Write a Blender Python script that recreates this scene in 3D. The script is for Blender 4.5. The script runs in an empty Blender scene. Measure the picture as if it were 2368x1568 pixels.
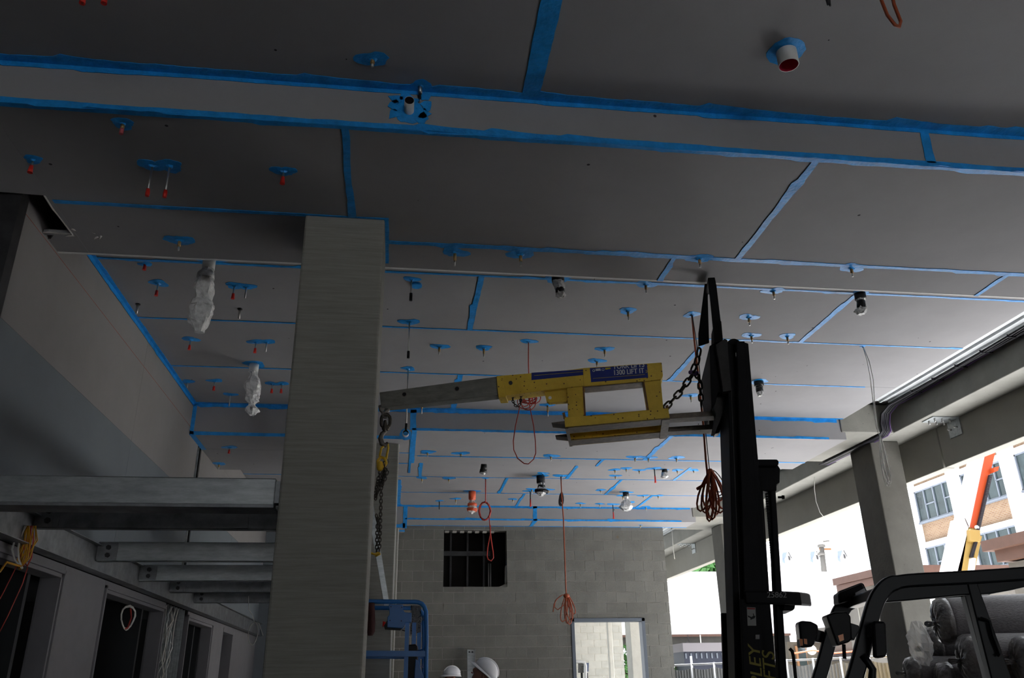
import bpy, bmesh, math, random
import numpy as np
from mathutils import Vector, Matrix

# ------------------------------------------------------------------ camera, sky, sun, exposure
sc = bpy.context.scene
COL = sc.collection
W, H, F = 2368.0, 1568.0, 1901.9
EYE = 1.55
PITCH, YAW, ROLL = [math.radians(a) for a in (22.874, 7.998, -1.009)]
_fw = Vector((math.sin(YAW)*math.cos(PITCH), math.cos(YAW)*math.cos(PITCH), math.sin(PITCH)))
_r0 = Vector((math.cos(YAW), -math.sin(YAW), 0)); _u0 = _r0.cross(_fw)
CR = _r0*math.cos(ROLL) + _u0*math.sin(ROLL); CU = CR.cross(_fw); CF = _fw
CAM = Vector((0, 0, EYE))
cd = bpy.data.cameras.new('camera'); cam = bpy.data.objects.new('camera', cd); COL.objects.link(cam)
cd.sensor_width = 36.0; cd.lens = F/W*36.0; cd.clip_start = 0.05; cd.clip_end = 400
cam.matrix_world = Matrix(((CR.x, CU.x, -CF.x, CAM.x), (CR.y, CU.y, -CF.y, CAM.y), (CR.z, CU.z, -CF.z, CAM.z), (0, 0, 0, 1)))
sc.camera = cam
wd = bpy.data.worlds.new('overcast_sky'); sc.world = wd; wd.use_nodes = True
bg = wd.node_tree.nodes['Background']; bg.inputs[0].default_value = (0.90, 0.95, 1.0, 1); bg.inputs[1].default_value = 1.3
sd = bpy.data.lights.new('sun', 'SUN'); sun = bpy.data.objects.new('sun', sd); COL.objects.link(sun)
sd.energy = 32.0; sd.angle = math.radians(1.0); sd.color = (0.97, 0.98, 1.0)
SUN_DIR = Vector((0.16, 0.30, 0.93)).normalized()          # towards the sun
sun.rotation_euler = SUN_DIR.to_track_quat('Z', 'Y').to_euler(); sun.location = (20, -10, 30)
vs = sc.view_settings
vs.view_transform = 'Standard'; vs.look = 'None'; vs.gamma = 1.0; vs.use_curve_mapping = False
vs.exposure = 1.32
sc.cycles.max_bounces = 10; sc.cycles.diffuse_bounces = 7; sc.cycles.use_denoising = True
sc.cycles.sample_clamp_indirect = 6.0

# ------------------------------------------------------------------ helpers
def ray(x, y): return CR*((x-W/2)/F) - CU*((y-H/2)/F) + CF
def PZ(x, y, z): d = ray(x, y); return CAM + d*((z-EYE)/d.z)
def PY(x, y, Y): d = ray(x, y); return CAM + d*(Y/d.y)
def PX(x, y, X): d = ray(x, y); return CAM + d*(X/d.x)
R = random.Random(7)
ORG = {}

class MB:
    def __init__(s): s.v = []; s.f = []; s.sm = []
    def add(s, vs_, fs, smooth=False):
        o = len(s.v); s.v += [Vector(p) for p in vs_]
        for f in fs: s.f.append([i+o for i in f]); s.sm.append(smooth)
        return s
    def box(s, x0, x1, y0, y1, z0, z1):
        return s.add([(x0,y0,z0),(x1,y0,z0),(x1,y1,z0),(x0,y1,z0),(x0,y0,z1),(x1,y0,z1),(x1,y1,z1),(x0,y1,z1)],
                     [(0,3,2,1),(4,5,6,7),(0,1,5,4),(1,2,6,5),(2,3,7,6),(3,0,4,7)])
    def obox(s, c, ax, ay, az):                      # oriented box: half-vectors
        c, ax, ay, az = Vector(c), Vector(ax), Vector(ay), Vector(az)
        p = [c+ax*i+ay*j+az*k for k in (-1,1) for i, j in ((-1,-1),(1,-1),(1,1),(-1,1))]
        return s.add(p, [(0,3,2,1),(4,5,6,7),(0,1,5,4),(1,2,6,5),(2,3,7,6),(3,0,4,7)])
    def prism(s, poly, vec, smooth=False):
        poly = [Vector(p) for p in poly]; vec = Vector(vec); n = len(poly)
        s.add(poly + [p+vec for p in poly], [tuple(range(n)), tuple(range(2*n-1, n-1, -1))])
        o = len(s.v)-2*n
        for i in range(n):
            j = (i+1) % n; s.f.append([o+i, o+n+i, o+n+j, o+j]); s.sm.append(smooth)
        return s
    def loft(s, rings, closed_ends=True, smooth=True):
        n = len(rings[0]); vv = [p for r in rings for p in r]; ff = []
        for a in range(len(rings)-1):
            for i in range(n):
                j = (i+1) % n; ff.append((a*n+i, a*n+j, (a+1)*n+j, (a+1)*n+i))
        s.add(vv, ff, smooth); o = len(s.v)-len(vv)
        if closed_ends:
            s.f.append([o+i for i in range(n-1, -1, -1)]); s.sm.append(False)
            s.f.append([o+len(vv)-n+i for i in range(n)]); s.sm.append(False)
        return s
    def tube(s, pts, r, n=8, closed=False):
        pts = [Vector(p) for p in pts]; N = len(pts); rs = r if isinstance(r, (list, tuple)) else [r]*N
        rings = []; nrm = None
        for i, p in enumerate(pts):
            if closed: t = pts[(i+1) % N]-pts[i-1]
            else: t = pts[min(i+1, N-1)]-pts[max(i-1, 0)]
            t = t.normalized() if t.length > 1e-9 else Vector((0,0,1))
            if nrm is None:
                nrm = t.orthogonal().normalized()
            else:
                nrm = nrm - t*nrm.dot(t)
                nrm = nrm.normalized() if nrm.length > 1e-6 else t.orthogonal().normalized()
            b = t.cross(nrm)
            rings.append([p + (nrm*math.cos(2*math.pi*k/n) + b*math.sin(2*math.pi*k/n))*rs[i] for k in range(n)])
        if closed: rings.append(rings[0]); return s.loft(rings, False)
        return s.loft(rings)
    def cyl(s, p0, p1, r0, r1=None, n=16): return s.tube([p0, p1], [r0, r0 if r1 is None else r1], n)
    def ball(s, c, rx, ry=None, rz=None, n=12):
        ry = ry or rx; rz = rz or rx; c = Vector(c); rings = []
        for a in range(1, n//2+1):
            t = math.pi*a/(n//2+1)
            rings.append([c+Vector((rx*math.sin(t)*math.cos(2*math.pi*k/n), ry*math.sin(t)*math.sin(2*math.pi*k/n), rz*math.cos(t))) for k in range(n)])
        return s.loft(rings)
    def link(s, c, L, Wd, la, wa, r, n=6):           # chain link: long axis la, wide axis wa
        la, wa, c = Vector(la).normalized(), Vector(wa).normalized(), Vector(c); pts = []
        h = (L-Wd)/2
        for k in range(7): a = math.pi*k/6; pts.append(c+la*(h+math.sin(a)*Wd/2)+wa*(math.cos(a)*Wd/2))
        for k in range(7): a = math.pi*k/6; pts.append(c-la*(h+math.sin(a)*Wd/2)-wa*(math.cos(a)*Wd/2))
        return s.tube(pts, r, n, True)
    def build(s, name, mat, parent=None, loc=None, bevel=0.0, kind=None):
        if parent is not None: o0 = ORG[parent.name_full]
        elif loc is not None: o0 = Vector(loc)
        else:
            xs = [p.x for p in s.v]; ys = [p.y for p in s.v]; zs = [p.z for p in s.v]
            o0 = Vector(((min(xs)+max(xs))/2, (min(ys)+max(ys))/2, min(zs)))
        me = bpy.data.meshes.new(name)
        me.from_pydata([tuple(p-o0) for p in s.v], [], s.f)
        me.polygons.foreach_set('use_smooth', s.sm)
        me.validate()
        bm = bmesh.new(); bm.from_mesh(me); bmesh.ops.recalc_face_normals(bm, faces=bm.faces); bm.to_mesh(me); bm.free()
        me.materials.append(M[mat] if isinstance(mat, str) else mat)
        o = bpy.data.objects.new(name, me); COL.objects.link(o)
        if parent is not None: o.parent = parent
        else: o.location = o0
        ORG[o.name_full] = o0
        if bevel:
            b = o.modifiers.new('edge', 'BEVEL'); b.width = bevel; b.segments = 2; b.limit_method = 'ANGLE'; b.angle_limit = math.radians(40)
        if kind: o['kind'] = kind
        return o

def tag(o, label, cat, group=None, kind=None):
    o['label'] = label; o['category'] = cat
    if group: o['group'] = group
    if kind: o['kind'] = kind
    return o
def thing(name, label, cat, loc, group=None):
    o = bpy.data.objects.new(name, None); COL.objects.link(o); o.location = loc; o.empty_display_size = 0.1
    ORG[o.name_full] = Vector(loc); return tag(o, label, cat, group)
def structure(name, loc=(0,0,0), label=None):
    o = bpy.data.objects.new(name, None); COL.objects.link(o); o.location = loc; o.empty_display_size = 0.1
    ORG[o.name_full] = Vector(loc); o['kind'] = 'structure'
    if label: o['label'] = label
    return o
UNIT = {}
def unit_box(name, mat, parent, x0, x1, y0, y1, z0, z1):    # many alike boxes share one cube mesh
    key = (name, mat)
    if key not in UNIT:
        me = bpy.data.meshes.new(name); b = MB().box(-.5,.5,-.5,.5,-.5,.5)
        me.from_pydata([tuple(p) for p in b.v], [], b.f); me.materials.append(M[mat]); UNIT[key] = me
    o = bpy.data.objects.new(name, UNIT[key]); COL.objects.link(o); o.parent = parent
    o.location = Vector(((x0+x1)/2, (y0+y1)/2, (z0+z1)/2)) - ORG[parent.name_full]
    o.scale = (x1-x0, y1-y0, z1-z0); return o
def wave(a, b, n, sag=(0,0,0)):
    a, b, sag = Vector(a), Vector(b), Vector(sag)
    return [a.lerp(b, i/n)+sag*(4*(i/n)*(1-i/n)) for i in range(n+1)]

# ------------------------------------------------------------------ materials
M = {}
def mat(name, col, rough=0.6, metal=0.0, var=0.0, vscale=6.0, stretch=(1,1,1), bump=0.0, bscale=60.0, spec=0.4, alpha=1.0, emit=None, trans=0.0, rand=0.0, col2=None, spots=None):
    m = bpy.data.materials.new(name); m.use_nodes = True; nt = m.node_tree; ns = nt.nodes; L = nt.links
    p = ns['Principled BSDF']
    p.inputs['Base Color'].default_value = (*col, 1); p.inputs['Roughness'].default_value = rough
    p.inputs['Metallic'].default_value = metal; p.inputs['Specular IOR Level'].default_value = spec
    p.inputs['Alpha'].default_value = alpha; p.inputs['Transmission Weight'].default_value = trans
    tc = ns.new('ShaderNodeNewGeometry'); mp = ns.new('ShaderNodeMapping'); mp.inputs['Scale'].default_value = stretch
    L.new(tc.outputs['Position'], mp.inputs['Vector'])
    out = None
    if var or col2:
        nz = ns.new('ShaderNodeTexNoise'); nz.inputs['Scale'].default_value = vscale; nz.inputs['Detail'].default_value = 6; nz.inputs['Roughness'].default_value = 0.65
        L.new(mp.outputs['Vector'], nz.inputs['Vector'])
        rp = ns.new('ShaderNodeValToRGB'); rp.color_ramp.elements[0].position = 0.3; rp.color_ramp.elements[1].position = 0.7
        c2 = col2 or tuple(min(1, c*(1+var)) for c in col)
        rp.color_ramp.elements[0].color = (*[c*(1-var) for c in col], 1); rp.color_ramp.elements[1].color = (*c2, 1)
        L.new(nz.outputs['Fac'], rp.inputs['Fac']); out = rp.outputs['Color']
    if spots:                                       # (colour, scale, size, density) small marks with their own shape
        sc_, ssc, size, dens = spots
        vo = ns.new('ShaderNodeTexVoronoi'); vo.inputs['Scale'].default_value = ssc; L.new(mp.outputs['Vector'], vo.inputs['Vector'])
        lt = ns.new('ShaderNodeMath'); lt.operation = 'LESS_THAN'; lt.inputs[1].default_value = size; L.new(vo.outputs['Distance'], lt.inputs[0])
        sp = ns.new('ShaderNodeSeparateColor'); L.new(vo.outputs['Color'], sp.inputs[0])
        l2 = ns.new('ShaderNodeMath'); l2.operation = 'LESS_THAN'; l2.inputs[1].default_value = dens; L.new(sp.outputs[0], l2.inputs[0])
        mu = ns.new('ShaderNodeMath'); mu.operation = 'MULTIPLY'; L.new(lt.outputs[0], mu.inputs[0]); L.new(l2.outputs[0], mu.inputs[1])
        mx = ns.new('ShaderNodeMix'); mx.data_type = 'RGBA'; L.new(mu.outputs[0], mx.inputs['Factor'])
        if out: L.new(out, mx.inputs['A'])
        else: mx.inputs['A'].default_value = (*col, 1)
        mx.inputs['B'].default_value = (*sc_, 1); out = mx.outputs['Result']
    if rand:
        oi = ns.new('ShaderNodeObjectInfo'); mr = ns.new('ShaderNodeMapRange'); mr.inputs['To Min'].default_value = 1-rand; mr.inputs['To Max'].default_value = 1+rand
        L.new(oi.outputs['Random'], mr.inputs['Value'])
        mx = ns.new('ShaderNodeVectorMath'); mx.operation = 'SCALE'; L.new(mr.outputs[0], mx.inputs['Scale'])
        if out: L.new(out, mx.inputs[0])
        else: mx.inputs[0].default_value = col
        out = mx.outputs[0]
    if out: L.new(out, p.inputs['Base Color'])
    if bump:
        nb = ns.new('ShaderNodeTexNoise'); nb.inputs['Scale'].default_value = bscale; nb.inputs['Detail'].default_value = 4; L.new(mp.outputs['Vector'], nb.inputs['Vector'])
        bp = ns.new('ShaderNodeBump'); bp.inputs['Strength'].default_value = bump; bp.inputs['Distance'].default_value = 0.02
        L.new(nb.outputs['Fac'], bp.inputs['Height']); L.new(bp.outputs['Normal'], p.inputs['Normal'])
    if emit:
        p.inputs['Emission Color'].default_value = (*emit[0], 1); p.inputs['Emission Strength'].default_value = emit[1]
    M[name] = m; return m

mat('board', (.308,.302,.308), .85, var=.05, vscale=2.0, bump=.02, spots=((.05,.045,.05), 5.0, .05, .4), spec=.2)
mat('board_pink', (.25,.238,.234), .85, var=.05, vscale=2.0, spots=((.08,.06,.06), 4.0, .035, .3), spec=.2)
mat('board_blue', (.165,.185,.202), .85, var=.05, vscale=2.0, spots=((.08,.08,.08), 4.0, .03, .25), spec=.2)
mat('board_edge', (.55,.53,.50), .9, var=.15, vscale=20)
mat('plaster_white', (.205,.20,.212), .8, var=.05, spec=.3)
mat('bead_white', (.75,.75,.74), .7, var=.05)
mat('sealant', (.010,.27,.72), .4, var=.22, vscale=9.0, bump=.25, bscale=45, col2=(.018,.36,.90))
mat('chalk_red', (.35,.06,.04), .9)
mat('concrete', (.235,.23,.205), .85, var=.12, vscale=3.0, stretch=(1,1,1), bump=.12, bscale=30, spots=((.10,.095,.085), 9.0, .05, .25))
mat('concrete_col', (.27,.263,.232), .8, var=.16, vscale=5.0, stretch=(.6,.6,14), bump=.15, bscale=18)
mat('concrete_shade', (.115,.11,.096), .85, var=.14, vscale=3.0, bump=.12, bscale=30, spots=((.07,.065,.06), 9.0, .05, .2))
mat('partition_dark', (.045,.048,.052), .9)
mat('concrete_pale', (.50,.49,.44), .85, var=.10, vscale=4.0, bump=.1, bscale=30)
mat('spandrel', (.27,.26,.228), .85, var=.06, vscale=2.0)
mat('slab', (.25,.25,.24), .9, var=.1)
mat('floor_concrete', (.095,.092,.09), .75, var=.15, vscale=1.5, bump=.05)
mat('ground_paving', (.45,.445,.44), .9, var=.15, vscale=.8)
mat('block', (.158,.155,.138), .9, var=.14, vscale=5.0, bump=.25, bscale=120, rand=.10, spots=((.14,.12,.08), 2.5, .12, .06))
mat('mortar', (.33,.32,.285), .9, var=.12, vscale=20)
mat('block_pale', (.46,.45,.40), .9, var=.10, vscale=6.0, rand=.06, bump=.15, bscale=90)
mat('mortar_pale', (.56,.54,.46), .9)
mat('galv', (.42,.445,.45), .42, .85, var=.22, vscale=7.0, stretch=(1,4,4), bump=.02)
mat('galv_dark', (.24,.25,.26), .5, .8, var=.3, vscale=8.0)
mat('deck_metal', (.50,.52,.53), .45, .25, var=.12, vscale=6)
mat('zinc', (.50,.50,.48), .4, .9)
mat('brass', (.42,.27,.12), .4, .8)
mat('steel_dark', (.05,.05,.052), .5, .6, var=.3)
mat('red_cap', (.75,.03,.02), .5)
mat('pink_cap', (.62,.12,.14), .5)
mat('black_plastic', (.006,.006,.007), .5, spec=.2)
mat('pipe_white', (.66,.66,.64), .4)
mat('pipe_red_inside', (.45,.02,.06), .5)
mat('pipe_inside', (.06,.04,.035), .6)
mat('film', (.70,.70,.69), .25, var=.25, vscale=25, bump=.6, bscale=35, spec=.6)
mat('tape_black', (.014,.014,.016), .4)
mat('tape_orange', (.80,.13,.05), .5)
mat('cable_orange', (.38,.078,.028), .5)
mat('cable_red', (.50,.05,.035), .5)
mat('cable_yellow', (.60,.29,.015), .5)
mat('cable_white', (.62,.61,.57), .5)
mat('cable_black', (.015,.014,.02), .5)
mat('cable_purple', (.10,.05,.16), .5)
mat('jib_yellow', (.72,.46,.04), .5, var=.22, vscale=5, bump=.08, bscale=60, spots=((.13,.06,.02), 34.0, .20, .40), col2=(.80,.55,.06))
mat('jib_rust', (.17,.09,.04), .7, .2, var=.35, vscale=14)
mat('jib_worn', (.15,.125,.105), .5, .3, var=.35, vscale=20, stretch=(1,1,1))
mat('jib_galv', (.20,.20,.175), .55, .6, var=.25, vscale=9, stretch=(1,1,3))
mat('decal_blue', (.012,.025,.19), .4, var=.15)
mat('decal_white', (.62,.62,.60), .5)
mat('decal_yellow', (.55,.42,.02), .5)
mat('decal_grey', (.22,.22,.21), .6)
mat('decal_red', (.22,.02,.02), .6)
mat('mast_black', (.004,.004,.005), .6, 0, var=.3, vscale=12, spec=.15)
mat('mast_grey', (.018,.017,.016), .5, .3, var=.4, vscale=15)
mat('guard_paint', (.003,.0045,.006), .4, spec=.2)
mat('lens_amber', (.75,.20,.01), .3)
mat('lens_clear', (.30,.30,.31), .2)
mat('rubber', (.01,.01,.01), .8)
mat('truck_orange', (.55,.20,.02), .5)
mat('hook_yellow', (.60,.36,.02), .45, var=.2, vscale=30)
mat('chain_dark', (.055,.048,.04), .5, .7, var=.3, vscale=30)
mat('chain_grey', (.16,.15,.135), .5, .7, var=.3, vscale=30)
mat('lift_blue', (.010,.115,.34), .4, var=.08, vscale=9)
mat('mesh_grey', (.10,.10,.10), .7, var=.4, vscale=60, alpha=.75)
mat('hat_white', (.72,.73,.76), .3)
mat('skin', (.20,.085,.055), .55, var=.1)
mat('shirt_navy', (.02,.025,.05), .8)
mat('vest_lime', (.45,.55,.05), .7)
mat('trousers', (.03,.035,.05), .85)
mat('boots', (.08,.05,.03), .7)
mat('glasses', (.01,.01,.01), .2)
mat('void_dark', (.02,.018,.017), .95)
mat('insulation', (.12,.113,.118), .45, var=.35, vscale=40, stretch=(.3,3,3), bump=.5, bscale=40, spec=.5)
mat('insul_film', (.10,.097,.097), .28, var=.4, vscale=18, bump=.8, bscale=22, spec=.6)
mat('film_clear', (.72,.72,.71), .2, bump=.8, bscale=20, alpha=.45, spec=.7)
mat('brick_far', (.50,.30,.17), .9)
mat('white_render', (.86,.87,.90), .8)
mat('win_frame', (.10,.115,.14), .5)
mat('win_glass', (.02,.03,.032), .15, spec=.35, var=.5, vscale=.8)
mat('crane_orange', (.42,.055,.010), .4)
mat('crane_cream', (.34,.22,.06), .45)
mat('crane_lit', (.85,.80,.78), .45)  # pale colour for the boom sides the light falls on
mat('fascia_brown', (.085,.042,.03), .6, var=.1)
mat('panel_concrete', (.105,.098,.088), .9, var=.15, vscale=3, stretch=(1,1,.2))
mat('shade_and_box_blue', (.12,.15,.24), .6)  # bluish shade painted on the dormers; also the control box's own blue
mat('leaf', (.03,.10,.02), .7, var=.5, vscale=12)
mat('bark', (.10,.075,.05), .9)
mat('shade_cloth', (.11,.112,.112), .9, var=.2, vscale=30, stretch=(6,6,1))
mat('door_frame', (.11,.13,.16), .5)
mat('canopy_pale', (.15,.14,.15), .6)
mat('jacket_red', (.045,.012,.012), .9)
mat('fence_metal', (.11,.112,.115), .5)
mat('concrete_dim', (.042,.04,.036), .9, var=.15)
mat('name_yellow', (.17,.14,.008), .6)
mat('truck_blue', (.008,.012,.026), .5)
mat('stone', (.055,.048,.036), .9, var=.25, vscale=6)
mat('wood_pole', (.09,.085,.078), .8)
mat('furniture_brown', (.18,.09,.04), .7)
# brick facade: courses on the plane facing -X
def brick_nodes(m):
    nt = m.node_tree; ns = nt.nodes; p = ns['Principled BSDF']
    g = ns.new('ShaderNodeNewGeometry'); sx = ns.new('ShaderNodeSeparateXYZ'); cb = ns.new('ShaderNodeCombineXYZ')
    nt.links.new(g.outputs['Position'], sx.inputs[0]); nt.links.new(sx.outputs['Y'], cb.inputs['X']); nt.links.new(sx.outputs['Z'], cb.inputs['Y'])
    b = ns.new('ShaderNodeTexBrick'); b.inputs['Scale'].default_value = 1.0; b.inputs['Brick Width'].default_value = .24; b.inputs['Row Height'].default_value = .086
    b.inputs['Mortar Size'].default_value = .012; b.inputs['Color1'].default_value = (.125,.068,.035,1); b.inputs['Color2'].default_value = (.165,.103,.057,1); b.inputs['Mortar'].default_value = (.175,.14,.11,1)
    nt.links.new(cb.outputs[0], b.inputs['Vector']); nt.links.new(b.outputs['Color'], p.inputs['Base Color'])
brick_nodes(M['brick_far'])

# ================================================================== STRUCTURE
Z2, Z3, ZD = 4.50, 4.78, 4.386        # beam soffit, bay ceiling, deep soffit by the wall
XL, XR = -2.52, 5.87                  # left wall plane, right end of the boarded ceiling
YA0, YA1, YB0, YB1, YC0, YW = 3.92, 5.63, 9.92, 11.55, 15.88, 16.5
XD = 0.12                             # where the deep soffit steps up
fl = MB().box(-8, 7.2, -22.2, 27, -.3, 0).build('floor', 'floor_concrete', loc=(0,0,0), kind='structure')
gr = MB().box(7.2, 90, -60, 90, -.35, -.05).box(-60, 7.2, -60, -22.2, -.35, -.05).build('ground', 'ground_paving', loc=(7.2,0,-.35), kind='structure')

ceil = MB().box(-8, XR+.05, -22.2, 27, 5.02, 5.3).build('ceiling', 'slab', loc=(0,0,0), kind='structure')
ORG[ceil.name_full] = Vector((0,0,0))
def panel(x0, x1, y0, y1, z, m='board', name='ceiling_panel', t=.013, g=.003):
    unit_box(name, m, ceil, x0+g, x1-g, y0+g, y1-g, z, z+t)
def vpanel(x0, x1, y, z0, z1, m='board'):            # board on a beam face looking at -Y
    unit_box('beam_panel', m, ceil, x0+.003, x1-.003, y, y+.013, z0, z1)
def bead(p0, p1, w, nrm=(0,0,-1), rag=1.0, parent=None, name='sealant_bead', splash=0.25):
    p0, p1, nrm = Vector(p0), Vector(p1), Vector(nrm).normalized()
    t = (p1-p0); Ln = t.length; t.normalize(); sd_ = t.cross(nrm).normalized(); n = max(3, int(Ln/.045))
    top, bot = [], []; a = b = 0; sa = sb = 0
    for i in range(n+1):
        a = .75*a+.25*R.uniform(-1,1)*1.6; b = .75*b+.25*R.uniform(-1,1)*1.6
        sa *= .8; sb *= .8
        if R.random() < .03*splash*4: sa = R.uniform(.3, 1.3)
        if R.random() < .03*splash*4: sb = R.uniform(.3, 1.3)
        q = p0+t*(Ln*i/n)
        top.append(q+sd_*(w/2)*(1+rag*(.35*a+sa))); bot.append(q-sd_*(w/2)*(1+rag*(.35*b+sb)))
    th = nrm*.004; mb = MB()
    N = n+1
    vv = top+bot+[p+th for p in top]+[p+th for p in bot]; ff = []
    for i in range(n):
        ff += [(2*N+i, 2*N+i+1, 3*N+i+1, 3*N+i), (i, 2*N+i, 3*N+i, N+i) if i == 0 else (i, i+1, 2*N+i+1, 2*N+i), (N+i+1, N+i, 3*N+i, 3*N+i+1)]
    mb.add(vv, ff)
    return mb.build(name, 'sealant', parent or ceil)

def rows(ys, z, cuts, x0=XL, x1=XR):
    for i in range(len(ys)-1):
        xs = [x0]+sorted(cuts[i])+[x1]
        for j in range(len(xs)-1): panel(xs[j], xs[j+1], ys[i], ys[i+1], z)
# bay one (before the first beam)
xs1 = PZ(1215, 235, Z3).x
rows([-22.2,-19.8,-17.4,-15,-13.4,-12.2,-11,-9.8,-8.6,-7.4,-6.2,-5,-3.8,-2.6,-1.4,-.2,1.0,2.2,YA0], Z3, [[1.0],[2.2],[.2],[3.0],[1.0],[2.2],[.2],[2],[1.0],[2.2],[.2],[3],[1],[2.2],[.4],[2.9],[1.2],[xs1]], x0=-6)
# beam A: face, soffit (with a torn hole at its left end)
vpanel(XL, PZ(2098, 335, Z3).x, YA0, Z2, Z3); vpanel(PZ(2098, 335, Z3).x, XR, YA0, Z2, Z3)
xa1, xa2 = PZ(805, 390, Z2).x, PZ(1800, 480, Z2).x
ya = PZ(1500, 590, Z2).y; yl = 4.92
hole = [PZ(*p, Z2) for p in ((-90,436),(103,452),(122,482),(141,507),(168,541),(112,537),(60,541),(20,560),(-90,560))]
hx = hole[4].x; hy0 = hole[1].y; hy1 = hole[4].y
panel(hx+.02, xa1, YA0, yl, Z2); panel(xa1, xa2, YA0, ya, Z2); panel(xa2, XR, YA0, ya, Z2)
panel(hx+.02, xa1, yl, YA1, Z2)
xb1, xb2 = PZ(1543, 620, Z2).x, PZ(2280, 668, Z2).x
panel(xa1, xb1, ya, YA1, Z2); panel(xb1, xb2, ya, YA1, Z2); panel(xb2, XR, ya, YA1, Z2)
# the board with the torn hole, its back boundary following the rip
tb = MB(); e = [(hx+.0215, YA0), (hx+.0215, YA1-.003), (XL-.5, YA1-.003), (XL-.5, hy1+.12), (XL+.02, hy1+.09), (XL+.06, hy1+.03)]
rip = [(p.x, p.y) for p in reversed(hole[1:7])]
poly = e + rip + [(hole[1].x-.2, hy0-.01), (XL-.5, hy0-.03), (XL-.5, YA0)]
tb.prism([(x, y, Z2) for x, y in poly], (0,0,.026)).build('ceiling_panel', 'board', ceil)
ed = MB()                                             # frayed paper edge around the rip
ed.tube([(p.x, p.y, Z2+R.uniform(-.006,.004)) for p in hole[1:8]], .006, 5)
ed.build('torn_edge', 'board_edge', ceil)
vd = MB().box(XL-.6, hx+.4, hy0-.3, hy1+.25, Z2+.27, Z2+.29).box(XL-.62, XL-.6, hy0-.3, hy1+.25, Z2+.02, Z2+.29).build('void_lining', 'void_dark', ceil)
fr = MB()
for k in range(14):
    a = Vector((XL+.05+R.random()*.35, hy1-.02+R.uniform(-.03,.07), Z2+.01)); fr.tube([a, a+Vector((R.uniform(-.07,.07), R.uniform(-.05,.02), R.uniform(-.03,.05)))], [.012,.002], 5)
fr.build('torn_scrap', 'board_edge', ceil)
# bay three
y31, y32, y33 = PZ(893, 627, Z3).y, PZ(885, 755, Z3).y, PZ(880, 860, Z3).y
cut3 = [[1.6], [PZ(1100,700,Z3).x, PZ(1910,740,Z3).x], [PZ(1577,850,Z3).x, -.9], [PZ(1057,905,Z3).x, 3.9]]
rows([YA1-.3, y31, y32, y33, YB0], Z3, cut3)
# beam B: face, shallow and deep soffits
vpanel(XL, XD, YB0, ZD, Z3); vpanel(XD, 3.0, YB0, Z2, Z3); vpanel(3.0, XR, YB0, Z2, Z3)
xq = PZ(1514, 1043, Z2).x; yq = PZ(1300, 1060, Z2).y; xq2 = PZ(1385, 1072, Z2).x
panel(XD, xq, YB0, yq, Z2); panel(xq, XR, YB0, yq, Z2); panel(XD, xq2, yq, YB1, Z2); panel(xq2, XR, yq, YB1, Z2)
yd1 = PZ(930, 1047, ZD).y
panel(XL, -.7, YB0, yd1, ZD); panel(-.7, XD, YB0, yd1, ZD); panel(XL, XD, yd1, PZ(946, 1093, ZD).y, ZD)
unit_box('beam_panel', 'board', ceil, XD-.013, XD, YB0, PZ(946,1093,ZD).y, ZD, Z2)
# bay five
y51, y52 = PZ(1184, 1105, Z3).y, PZ(1184, 1141, Z3).y
cut5 = [[PZ(973,1086,Z3).x, PZ(1320,1094,Z3).x, PZ(1577,1096,Z3).x], [PZ(1163,1124,Z3).x, PZ(1417,1128,Z3).x], [PZ(1202,1158,Z3).x, PZ(1488,1161,Z3).x]]
rows([YB1-.3, y51, y52, YC0], Z3, cut5)
# beam C
xc = PZ(1222, 1190, Z3).x
vpanel(XD, xc, YC0, Z2, Z3); vpanel(xc, XR, YC0, Z2, Z3); vpanel(XL, XD, YC0, ZD-.03, Z3)
panel(XD, xc, YC0, YW, Z2); panel(xc, XR, YC0, YW, Z2); panel(XL, XD, YC0, YW, ZD-.03)
# white strip on beam A's far edge, standing for the lit ceiling behind
unit_box('lit_edge_strip', 'bead_white', ceil, XL, XR, YA1-.010, YA1+.012, Z2-.003, Z2+.02)
# beam cores so no light leaks above the boards
for y0, y1 in ((YA0, YA1), (YB0, YB1), (YC0, YW)):
    MB().box(-6 if y0 < 5 else XL, XR+.02, y0+.03, y1-.03, Z2+.32, 5.02).build('beam_core', 'concrete', ceil)
MB().box(-6, XR-.02, YA1-.03, YA1-.005, Z2+.02, Z3).build('beam_back', 'board', ceil)
MB().box(XD, XR-.02, YB1-.03, YB1-.005, Z2+.02, Z3).build('beam_back', 'board', ceil)
MB().box(XL, XD, PZ(946,1093,ZD).y-.03, PZ(946,1093,ZD).y-.005, ZD+.02, Z3).build('beam_back', 'board', ceil)

# blue fire sealant along the joints
def bz(x0, y0, x1, y1, z, w, **k): a, b = PZ(x0,y0,z), PZ(x1,y1,z); return a, b, w
def bx(xa, xb, y, z, w, **k): bead((xa, y, z-.001), (xb, y, z-.001), w, **k)
def by(x, ya_, yb_, z, w, **k): bead((x, ya_, z-.0019), (x, yb_, z-.0019), w, **k)
bx(XL, XR, YA0-.028, Z3, .06, splash=.5); bead((XL, YA0-.001, Z3-.015), (XR, YA0-.001, Z3-.015), .03, nrm=(0,-1,0))
bead((XL-.1, YA0-.001, Z2+.012), (XR, YA0-.001, Z2+.012), .035, nrm=(0,-1,0)); bx(XL-.1, XR, YA0+.015, Z2, .03, splash=.6)
by(xs1+.02, 2.0, YA0-.02, Z3, .11, rag=.4); by(xa1, YA0, yl, Z2, .045); by(xa2, YA0, ya, Z2, .045)
bead((PZ(2098,335,Z3).x, YA0-.001, Z2+.02), (PZ(2098,335,Z3).x, YA0-.001, Z3-.03), .06, nrm=(0,-1,0))
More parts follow.
